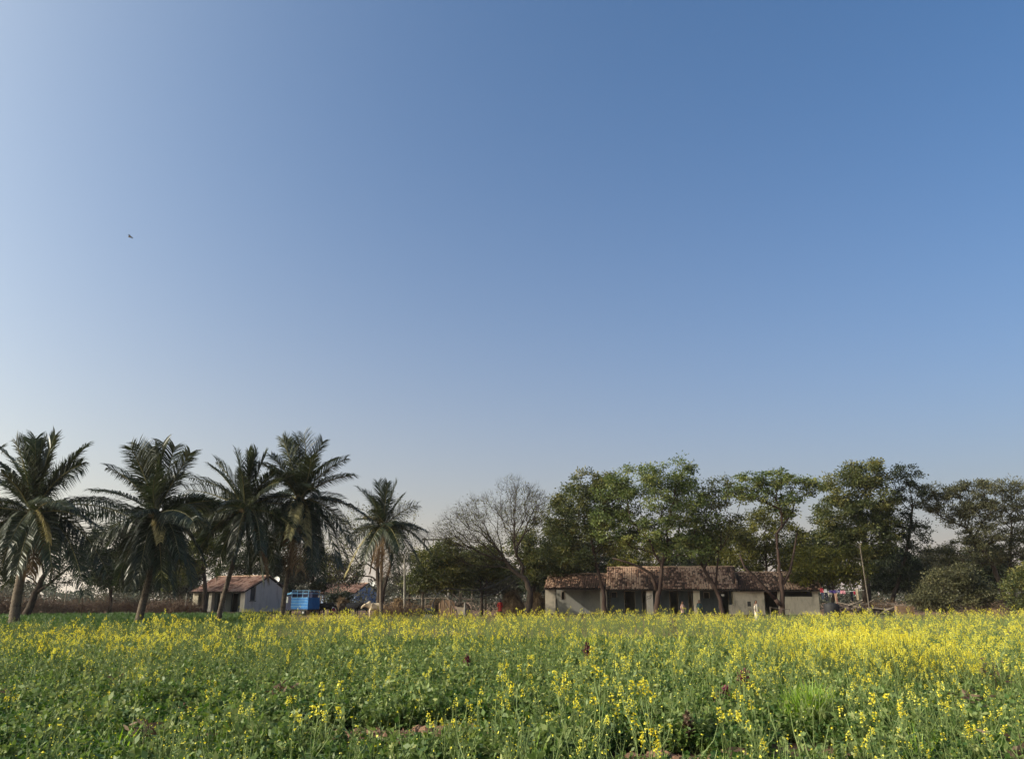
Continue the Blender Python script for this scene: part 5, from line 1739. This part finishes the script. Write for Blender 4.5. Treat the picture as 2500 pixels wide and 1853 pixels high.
def mustard_parts(seed, h=1.0, nbr=5, nfl=16, fsz=.02, nlf=12, far=False):
    """stem, leaves and flower heads of one plant of height h"""
    q = np.random.default_rng(seed)
    st, lf, fl = MB(), MB(), MB()
    lean = q.normal(size=2) * .06
    main = [np.array([lean[0] * z ** 2, lean[1] * z ** 2, z]) * 1.0 for z in np.linspace(0, .93, 5) * h]
    st.tube(main, np.linspace(.008, .003, 5), 4)
    tips = [main[-1]]
    for b in range(nbr):
        z = q.uniform(.3, .72) * h
        a = b * 2.4 + q.normal() * .4
        p0 = np.array([lean[0] * z ** 2, lean[1] * z ** 2, z])
        L = q.uniform(.2, .42) * h
        dirv = np.array([math.cos(a) * .45, math.sin(a) * .45, 1.0])
        p1 = p0 + dirv * L * .5 + np.array([math.cos(a), math.sin(a), 0]) * .03
        p2 = p1 + np.array([math.cos(a) * .2, math.sin(a) * .2, 1]) * L * .5
        st.tube([p0, p1, p2], [.005, .004, .002], 3)
        tips.append(p2)
    # leaves: big lobed below, narrow above
    n = nlf
    z = np.sort(q.uniform(.04, .72, n)) * h
    a = np.arange(n) * 2.4 + q.normal(size=n) * .4
    L = (.125 - .08 * (z / h)) * q.uniform(.7, 1.25, n)
    for k in range(n):
        p0 = np.array([lean[0] * z[k] ** 2, lean[1] * z[k] ** 2, z[k]])
        u = np.array([math.cos(a[k]), math.sin(a[k]), 0]); s_ = np.array([-u[1], u[0], 0])
        r = q.uniform(.3, .95); w = L[k] * q.uniform(.28, .42)
        A = p0 + u * .02
        B = p0 + u * L[k] * .5 + np.array([0, 0, L[k] * .5 * r])
        C = p0 + u * L[k] + np.array([0, 0, L[k] * (r * .75 - .15)])
        dn = np.array([0, 0, -.012])
        lf.add([A, B + s_ * w * .5 - dn, B, B - s_ * w * .5 - dn, C], [[0, 2, 1], [0, 3, 2], [1, 2, 4], [2, 3, 4]], np.clip(.5 + q.normal() * .2, 0, 1))
    # racemes
    for tpt in tips:
        m = nfl
        f = q.random(m) ** .8
        ang = q.uniform(0, 6.28, m)
        rad = .028 * (1 - .45 * f) * q.uniform(.6, 1.15, m)
        C = tpt + np.stack([rad * np.cos(ang), rad * np.sin(ang), -.085 + .1 * f], 1)
        D = unit(np.stack([np.cos(ang), np.sin(ang), .3 + q.normal(size=m) * .4], 1))
        N = unit(np.stack([-np.cos(ang) * .4, -np.sin(ang) * .4, np.ones(m)], 1) + q.normal(size=(m, 3)) * .4)
        sz = fsz * q.uniform(.8, 1.25, m)
        t = np.clip(.55 + q.normal(size=m) * .25, 0, 1)
        fl.leaves(C - D * sz[:, None] * .3, D, N, sz, sz * .95, t)
        fl.leaves(C - D * sz[:, None] * .1, unit(np.cross(D, N)), D, sz * .8, sz * .8, t)
        # seed pods below
        for k in range(2 if not far else 0):
            aa = q.uniform(0, 6.28); pz = tpt + np.array([0, 0, -.1 - .05 * k])
            st.tube([pz, pz + np.array([math.cos(aa) * .03, math.sin(aa) * .03, .035])], [.002, .001], 3)
    return st, lf, fl


def joined(name, parts, mats):
    """several builders into one prototype mesh with several materials"""
    al = MB(); mi = []
    for k, mb in enumerate(parts):
        for v, l, n, t in ((mb.v, mb.l, mb.n, mb.t),):
            off = al.c
            al.v += v; al.l += [x + off for x in l]; al.n += n; al.t += t; al.c += mb.c
            mi += [np.full(len(x), k) for x in n]
    o = al.build(name, None, coll=PROTO)
    for mt in mats: o.data.materials.append(mt)
    o.data.polygons.foreach_set('material_index', np.concatenate(mi).astype(np.int32))
    return o


def leafy(seed, h=.34, n=26, mat='cover_green', L0=.07, W0=.5):
    """low leafy weed: many small leaves on short stems"""
    q = np.random.default_rng(seed)
    st, lf = MB(), MB()
    ns = 6
    for k in range(ns):
        a = k * 1.05 + q.normal() * .2; r = q.uniform(.03, .12)
        top = np.array([math.cos(a) * r * 1.6, math.sin(a) * r * 1.6, h * q.uniform(.65, 1.05)])
        mid = np.array([math.cos(a) * r, math.sin(a) * r, top[2] * .5])
        st.tube([[0, 0, 0], mid, top], [.004, .003, .002], 3)
        m = n // ns * 2
        f = q.uniform(.25, 1.0, m)
        C = np.where(f[:, None] < .5, mid * f[:, None] * 2, mid + (top - mid) * (f[:, None] * 2 - 1))
        D = unit(q.normal(size=(m, 3)) + np.array([0, 0, .35]))
        N = unit(q.normal(size=(m, 3)) * .7 + np.array([0, 0, 1]))
        L = L0 * q.uniform(.6, 1.3, m)
        lf.leaves(C, D, N, L, L * W0, np.clip(.45 + q.normal(size=m) * .2, 0, 1))
    return st, lf


def tuft(seed, h=.5, n=26, w=.012, spread=.35):
    q = np.random.default_rng(seed)
    lf = MB()
    for k in range(n):
        a = q.uniform(0, 6.28); u = np.array([math.cos(a), math.sin(a), 0])
        b = u * q.uniform(0, .06); L = h * q.uniform(.55, 1.1); sp = spread * q.uniform(.2, 1)
        p1 = b + u * L * sp * .4 + np.array([0, 0, L * .6]); p2 = b + u * L * sp + np.array([0, 0, L * q.uniform(.75, 1.0)])
        s_ = np.array([-u[1], u[0], 0]) * w * .5
        lf.add([b - s_, b + s_, p1 + s_, p1 - s_, p2], [[0, 1, 2, 3], ], np.clip(.5 + q.normal() * .2, 0, 1))
        lf.add([p1 - s_, p1 + s_, p2], [[0, 1, 2]], np.clip(.5 + q.normal() * .2, 0, 1))
    return lf


MG, CG_, PT, SK, GR = MAT['mustard_green'], MAT['cover_green'], MAT['petal'], MAT['stalk'], MAT['grass']
near_parts = [mustard_parts(500 + i, 1.0, nbr=4 + i % 4, nfl=14, fsz=.019, nlf=18) for i in range(8)]
p_near = [joined('aa_mustard_%02d' % i, near_parts[i], (SK, MG, PT)) for i in range(8)]
p_mid = [joined('ab_mustard_%02d' % i, mustard_parts(520 + i, 1.0, nbr=5, nfl=6, fsz=.034, nlf=12, far=True), (SK, MG, PT)) for i in range(6)]
p_bud = [joined('ac_mustard_%02d' % i, mustard_parts(540 + i, 1.0, nbr=3, nfl=0 + 1, fsz=.02, nlf=22, far=True), (SK, MG, PT)) for i in range(5)]
p_rose = [joined('ad_leafy_%02d' % i, leafy(560 + i, .34, 66, L0=.062, W0=.5), (SK, MG)) for i in range(4)]
p_low = [joined('ae_cover_%02d' % i, leafy(580 + i, .26, 72, L0=.04, W0=.6), (SK, CG_)) for i in range(5)]
p_grass = [joined('af_grass_%02d' % i, (tuft(600 + i),), (GR,)) for i in range(4)]
p_wheat = [joined('ag_wheat_%02d' % i, (tuft(610 + i, .42, 16, .018, .3),), (MAT['wheat'],)) for i in range(3)]
ALLP = sorted([o.name for o in PROTO.objects])
PI_ = {n: i for i, n in enumerate(ALLP)}


def gn_tree():
    nt = bpy.data.node_groups.new('scatter', 'GeometryNodeTree')
    nt.interface.new_socket('Geometry', in_out='INPUT', socket_type='NodeSocketGeometry')
    nt.interface.new_socket('Geometry', in_out='OUTPUT', socket_type='NodeSocketGeometry')
    N = nt.nodes; L = nt.links
    gi, go = N.new('NodeGroupInput'), N.new('NodeGroupOutput')
    ci = N.new('GeometryNodeCollectionInfo')
    ci.inputs['Collection'].default_value = PROTO
    ci.inputs['Separate Children'].default_value = True
    ci.inputs['Reset Children'].default_value = True
    ip = N.new('GeometryNodeInstanceOnPoints')
    ip.inputs['Pick Instance'].default_value = True

    def na(name, typ):
        a = N.new('GeometryNodeInputNamedAttribute'); a.data_type = typ
        a.inputs['Name'].default_value = name
        return a.outputs['Attribute']
    L.new(gi.outputs[0], ip.inputs['Points'])
    L.new(ci.outputs[0], ip.inputs['Instance'])
    L.new(na('idx', 'INT'), ip.inputs['Instance Index'])
    L.new(na('rot', 'FLOAT_VECTOR'), ip.inputs['Rotation'])
    L.new(na('scl', 'FLOAT_VECTOR'), ip.inputs['Scale'])
    L.new(ip.outputs[0], go.inputs[0])
    return nt


GN = gn_tree()


def scatter(name, label, pts, scl, protos, q, sq=.0, kind='stuff'):
    n = len(pts)
    me = bpy.data.meshes.new(name)
    me.vertices.add(n)
    me.vertices.foreach_set('co', np.asarray(pts, np.float32).ravel())
    idx = np.array([PI_[p.name] for p in protos])[q.integers(0, len(protos), n)].astype(np.int32)
    a = me.attributes.new('idx', 'INT', 'POINT'); a.data.foreach_set('value', idx)
    rot = np.stack([q.normal(size=n) * .1, q.normal(size=n) * .1, q.uniform(0, 6.28, n)], 1).astype(np.float32)
    a = me.attributes.new('rot', 'FLOAT_VECTOR', 'POINT'); a.data.foreach_set('vector', rot.ravel())
    s3 = np.stack([scl * (1 + sq), scl * (1 + sq), scl], 1).astype(np.float32)
    a = me.attributes.new('scl', 'FLOAT_VECTOR', 'POINT'); a.data.foreach_set('vector', s3.ravel())
    o = obj_of(name, me)
    md = o.modifiers.new('scatter', 'NODES'); md.node_group = GN
    return tag(o, label, kind=kind)


def vnoise(x, y, f, seed):
    q = np.random.default_rng(seed)
    v = np.zeros_like(x)
    for k in range(7):
        a = q.uniform(0, 6.28); ff = f * q.uniform(.5, 1.8)
        v += np.sin((x * math.cos(a) + y * math.sin(a)) * ff + q.uniform(0, 6.28)) 
    return v / 3.2


def field_pts(n_per, y0, y1, q, margin=2.5):
    """points at an even density over the wedge the camera sees, a little wider"""
    k = .70
    A = k * (y1 ** 2 - y0 ** 2) + 2 * margin * (y1 - y0)
    n = int(A * n_per)
    y = np.sqrt(q.uniform(y0 ** 2, y1 ** 2, n))
    x = q.uniform(-1, 1, n) * (k * y + margin)
    return x, y


def bare(x, y):
    """bare soil openings among the plants"""
    b = np.zeros_like(x)
    for (cx, cy, rx, ry) in ((-1.9, 9.7, .95, .8), (-.7, 10.0, 1.0, .7), (.35, 9.9, .6, .5), (1.55, 8.3, .75, .75), (-8.4, 13.2, .7, .9), (-4.6, 11.4, .5, .6), (2.2, 8.1, .45, .5), (-1.3, 8.9, .6, .6), (3.1, 8.7, .5, .9)):
        b = np.maximum(b, np.exp(-(((x - cx) / rx) ** 2 + ((y - cy) / ry) ** 2)))
    return b


def far_edge(x, y):
    """far limit of the mustard: nearer at the left where young wheat begins"""
    u = x / y
    lim = np.where(u < -.44, 38 + 1.5 * np.sin(u * 30), np.where(u < -.33, 41, 56))
    lim = lim + 1.2 * np.sin(u * 60)
    return y < lim


q = np.random.default_rng(1234)


def yellow_amount(x, y):
    u = x / y
    base = np.interp(y, [3, 7, 11, 16, 22, 30, 60], [.03, .06, .12, .20, .23, .20, .17])
    right = np.interp(u, [-.7, -.2, .2, .45, .7], [.8, .9, .9, 1.0, 1.1])
    near_left = np.where((u < -.25) & (y < 16), .5, 1.0)
    v = base * right * near_left * np.clip(.85 + .6 * vnoise(x, y, .9, 3) + .5 * vnoise(x, y, .28, 13), .05, 2.6)
    v += .95 * np.exp(-(((x - 6.8) / 1.2) ** 2 + ((y - 16.5) / 3.0) ** 2))
    v += .30 * np.exp(-(((x - .9) / 1.1) ** 2 + ((y - 8.9) / 1.1) ** 2))
    v += .30 * np.exp(-(((x - 3.6) / 1.2) ** 2 + ((y - 7.6) / 1.4) ** 2))
    v += .10 * np.exp(-(((x + 1.5) / 1.2) ** 2 + ((y - 10.5) / 1.2) ** 2))
    return np.clip(v, 0, 1)


# crop stand: candidates at crop density, split in flowering and leafy plants
fl_pts, fl_s, bud_pts, bud_s = [], [], [], []
for (y0, y1, dens) in ((3.6, 9, 15), (9, 16, 14), (16, 28, 12), (28, 60, 8.5)):
    x, y = field_pts(dens, y0, y1, q)
    keep = far_edge(x, y) & (bare(x, y) < .2)
    x, y = x[keep], y[keep]
    ya = yellow_amount(x, y)
    f = q.random(len(x)) < ya
    hs = np.interp(y, [3, 8, 14, 25, 60], [.62, .66, .68, .7, .78]) * (1 + .17 * vnoise(x, y, .5, 9)) * q.normal(1, .2, len(x)) + .14 * np.exp(-(((x - 6.8) / 1.3) ** 2 + ((y - 16.5) / 3.2) ** 2)) + .06 * ya
    fl_pts.append(np.stack([x[f], y[f], np.zeros(f.sum())], 1)); fl_s.append(np.clip(hs[f], .3, 1.1))
    g_ = ~f & (q.random(len(x)) < np.interp(y, [3, 10, 60], [.45, .8, .9]))
    bud_pts.append(np.stack([x[g_], y[g_], np.zeros(g_.sum())], 1)); bud_s.append(np.clip(hs[g_] * .8, .25, .8))
fl_pts, fl_s = np.concatenate(fl_pts), np.concatenate(fl_s)
bud_pts, bud_s = np.concatenate(bud_pts), np.concatenate(bud_s)
# the thick tall stand of yellow at the right
n = 330
ex = np.stack([6.7 + q.normal(size=n) * .62, 15.8 + q.normal(size=n) * 1.7, np.zeros(n)], 1)
fl_pts = np.concatenate([fl_pts, ex]); fl_s = np.concatenate([fl_s, np.clip(q.normal(.86, .12, n), .5, 1.1)])

# the nearest flowering plants in view stand one by one, each with its parts
u = fl_pts[:, 0] / fl_pts[:, 1]
inview = (np.abs(u) < .64) & (fl_pts[:, 1] > 4.6)
order = np.argsort(np.where(inview, fl_pts[:, 1], 1e9))
N_SINGLE = min(280, int(inview.sum()))
single = order[:N_SINGLE]
mask = np.ones(len(fl_pts), bool); mask[single] = False
proto_data = []
for st, lf, fl in near_parts:
    proto_data.append((st.build('mustard_plant', SK, coll=PROTO).data, lf.build('foliage', MG, coll=PROTO).data, fl.build('blossom', PT, coll=PROTO).data))
for o in [o for o in PROTO.objects if o.name.split('.')[0] in ('mustard_plant', 'foliage', 'blossom')]:
    bpy.data.objects.remove(o)
for n_, k in enumerate(single):
    a, b, c_ = proto_data[n_ % len(proto_data)]
    o = obj_of('mustard_plant', a)
    o.location = tuple(float(z) for z in fl_pts[k]); s_ = float(fl_s[k]); o.scale = (s_, s_, s_)
    o.rotation_euler = (float(q.normal() * .09), float(q.normal() * .09), float(q.uniform(0, 6.28)))
    tag(o, 'mustard plant in yellow flower standing in the front of the field', 'mustard plant', 'flowering mustard plants at the front of the field')
    obj_of('foliage', b, o); obj_of('blossom', c_, o)
rest_p, rest_s = fl_pts[mask], fl_s[mask]
nr_ = rest_p[:, 1] < 22
scatter('flowering_crop', 'dense yellow flowering mustard across the middle of the field', rest_p[nr_], rest_s[nr_], p_near, q)
scatter('flowering_crop', 'yellow band of flowering mustard along the far field edge', rest_p[~nr_], rest_s[~nr_], p_mid, q)
scatter('leafy_crop', 'green unopened mustard stalks between the flowers', bud_pts, bud_s, p_bud, q, .15)

# low growth covering the soil
x, y = field_pts(17, 3.4, 24, q); k = bare(x, y) < .3
scatter('undergrowth', 'broad leaved green weeds under the mustard', np.stack([x, y, 0 * x], 1)[k], np.clip(q.normal(.95, .25, len(x)), .4, 1.6)[k], p_rose, q)
x, y = field_pts(62, 3.4, 13, q); k = (bare(x, y) < .26)
x2, y2 = field_pts(26, 13, 30, q)
x = np.concatenate([x[k], x2]); y = np.concatenate([y[k], y2])
scatter('ground_cover', 'fine dark green ground cover over the soil', np.stack([x, y, 0 * x], 1), np.clip(q.normal(1.0, .25, len(x)), .45, 1.7), p_low, q, .25)
x, y = field_pts(.5, 3.8, 20, q); k = (bare(x, y) < .3) & (vnoise(x, y, .7, 5) > .1)
scatter('grass', 'thin green grass blades among the weeds', np.stack([x, y, 0 * x], 1)[k], np.clip(q.normal(.7, .2, len(x)), .3, 1.1)[k], p_grass, q)
# young wheat beyond the mustard at the left
n = 16000
y = q.uniform(37, 76, n); u = q.uniform(-.75, -.3, n); x = u * y
scatter('wheat', 'strip of short green wheat beyond the mustard at the left', np.stack([x, y, 0 * x], 1), np.clip(q.normal(1.0, .2, n), .5, 1.5), p_wheat, q, .5)

# single grass tufts that stand out, purple amaranths, rusty weeds
def place(px, py, h):
    """ground point of a plant of height h whose top shows at the pixel"""
    for it in range(12):
        pass
    lo, hi = 2.0, 60.0
    for it in range(40):
        mid = (lo + hi) / 2
        if P(px, py, mid)[2] > h: lo = mid
        else: hi = mid
    return np.array([PX(px, hi), hi, 0.0])


def weed(name, label, px, py, h, maker, mat, cat, group=None):
    o_ = place(px, py, h)
    mb = maker
    o = mb.build(name, MAT[mat]); o.location = tuple(o_)
    return tag(o, label, cat, group)


for i, (px, py, h, n, sp, lb) in enumerate(((1950, 1658, .66, 240, .5, 'broad bright green grass clump left of the yellow mustard thicket'), (325, 1745, .55, 26, .6, 'lone bright grass tuft low in the front left'),
                                            (388, 1790, .4, 14, .3, 'narrow upright grass tuft beside the lone tuft'), (1890, 1700, .45, 40, .4, 'small grass clump at the foot of the broad clump'),
                                            (575, 1755, .4, 16, .4, 'thin grass tuft left of the bare soil'), (2195, 1760, .55, 14, .35, 'few long grass blades in the right front'),
                                            (1295, 1780, .5, 12, .4, 'few broad grass blades near the bottom middle'), (1440, 1540, .75, 60, .5, 'yellowish grass patch in the middle of the field'))):
    t = tuft(700 + i, h, n, .018, sp)
    if n > 60:
        for k in range(7):
            t2 = tuft(720 + k, h * .95, 40, .016, .45)
            off = np.array([(k - 3) * .06, (k % 2) * .2, 0])
            t.v += [a + off for a in t2.v]; t.l += [a + t.c for a in t2.l]; t.n += t2.n; t.t += t2.t; t.c += t2.c
    weed('grass_tuft', lb, px, py, h, t, 'grass_bright', 'grass', 'grass tufts in the field')


def spike(seed, h, full=1.0, n=260):
    """amaranth: upright plumed spike with leaves below"""
    q = np.random.default_rng(seed)
    m = MB()
    m.tube([[0, 0, 0], [.01, 0, h * .5], [.0, .01, h]], [.012, .008, .003], 5, .2)
    for b in range(5):
        a = b * 1.26; z0 = h * (.45 + .08 * b)
        L = h * (.28 - .03 * b) * full
        top = np.array([math.cos(a) * .1 * full, math.sin(a) * .1 * full, z0 + L])
        k = n // 6
        f = q.random(k)[:, None]
        C = np.array([0, 0, z0]) * (1 - f) + top * f + q.normal(size=(k, 3)) * .02
        m.leaves(C, unit(q.normal(size=(k, 3)) + np.array([0, 0, .6])), rdirs(k, q), .05, .028, np.clip(.5 + q.normal(size=k) * .25, 0, 1))
    k = n // 3
    f = q.random(k)
    C = np.stack([q.normal(size=k) * .022, q.normal(size=k) * .022, h * (.5 + .5 * f)], 1)
    m.leaves(C, unit(q.normal(size=(k, 3)) + np.array([0, 0, .6])), rdirs(k, q), .055, .03, np.clip(.45 + q.normal(size=k) * .25, 0, 1))
    k = 26
    z = q.uniform(.15, .6, k) * h; a = q.uniform(0, 6.28, k)
    C = np.stack([0 * z, 0 * z, z], 1)
    m.leaves(C, unit(np.stack([np.cos(a), np.sin(a), .1 + 0 * z], 1)), unit(q.normal(size=(k, 3)) * .5 + np.array([0, 0, 1])), .14 * full, .06, np.clip(.7 + q.normal(size=k) * .25, 0, 1))
    return m


am = [(1803, 1632, .62, .8, 'largest deep purple amaranth right of the field middle'), (1757, 1672, .5, .5, 'smaller purple amaranth just left of the largest one'),
      (1430, 1568, .68, .6, 'maroon amaranth spike in the upper middle of the field'), (1144, 1600, .55, .35, 'thin dark amaranth spike left of the maroon one'),
      (1662, 1742, .4, .4, 'brown withered amaranth above the dark soil gap'), (1740, 1690, .42, .4, 'short rusty amaranth at the foot of the smaller purple one')]
for i, (px, py, h, fu, lb) in enumerate(am):
    weed('amaranth_plant', lb, px, py, h, spike(740 + i, h, fu), 'amaranth' if i < 4 else 'rust', 'amaranth', 'amaranths in the field')


def rusty(seed, w=.2, n=70, h=.22):
    q = np.random.default_rng(seed)
    m = MB()
    C = np.stack([q.normal(size=n) * w * .5, q.normal(size=n) * w * .5, q.uniform(.02, h, n)], 1)
    m.leaves(C, unit(q.normal(size=(n, 3)) * np.array([1, 1, .5])), rdirs(n, q), q.uniform(.06, .14, n), .035, np.clip(.5 + q.normal(size=n) * .25, 0, 1))
    m.tube([[0, 0, 0], [0, 0, h]], .006, 4, .3)
    return m


for i, (px, py, h, w, lb) in enumerate(((48, 1680, .4, .3, 'rust brown withered weed at the left of the field'), (105, 1795, .3, .16, 'small reddish withered weed in the bottom left'),
                                        (390, 1765, .45, .14, 'tall brown withered weed beside the grass tufts'), (505, 1720, .3, .18, 'brown withered weed left of the bare soil'),
                                        (318, 1650, .4, .12, 'small brown leaf cluster in the left field'), (700, 1665, .5, .14, 'orange brown withered weed below the truck'),
                                        (1760, 1825, .3, .16, 'reddish withered weed by the soil gap'), (2435, 1790, .5, .2, 'withered reddish stalk in the bottom right'),
                                        (2330, 1690, .5, .22, 'brown withered patch in the right field'), (2400, 1610, .7, .25, 'brown seed heads in the right field'),
                                        (1640, 1510, .9, .2, 'buff dry weed at the field edge before the verandah'), (530, 1790, .3, .12, 'tiny brown withered weed near the bottom left'))):
    weed('withered_weed', lb, px, py, h, rusty(780 + i, w, 80, h), 'rust', 'weed', 'withered weeds in the field')

# clods of turned red soil in the bare openings
q = np.random.default_rng(55)
m = MB()
for (cx, cy, rx, ry) in ((-1.9, 9.7, .7, .4), (-.7, 10.0, .75, .35), (.35, 9.9, .4, .25), (1.55, 8.3, .5, .4), (-8.4, 13.2, .5, .5), (-4.6, 11.4, .3, .3)):
    for k in range(int(150 * rx)):
        r_ = q.normal(size=2) * .6
        sz = q.uniform(.02, .075)
        rock(m, (cx + r_[0] * rx, cy + r_[1] * ry, sz * .5 + .08 * math.exp(-(r_ ** 2).sum())), np.array([sz * 1.4, sz * 1.2, sz]), q)
tag(m.build('soil_clods', MAT['soil']), 'reddish brown clods of turned soil in gaps of the crop', kind='stuff')

# ------------------------------------------------------------------ dusty winter air
hz = MB(); hz.box(-920, 920, -140, 1220, -1.0, 34.0)
hm = bpy.data.materials.new('haze'); hm.use_nodes = True
hn = hm.node_tree; hn.nodes.clear()
ho = hn.nodes.new('ShaderNodeOutputMaterial'); hv = hn.nodes.new('ShaderNodeVolumePrincipled')
hv.inputs['Color'].default_value = (.92, .93, .95, 1)
hv.inputs['Density'].default_value = 0.00013
hv.inputs['Anisotropy'].default_value = 0.3
hn.links.new(hv.outputs[0], ho.inputs['Volume'])
tag(hz.build('haze', hm), 'thin pale dust haze in the air', kind='stuff')
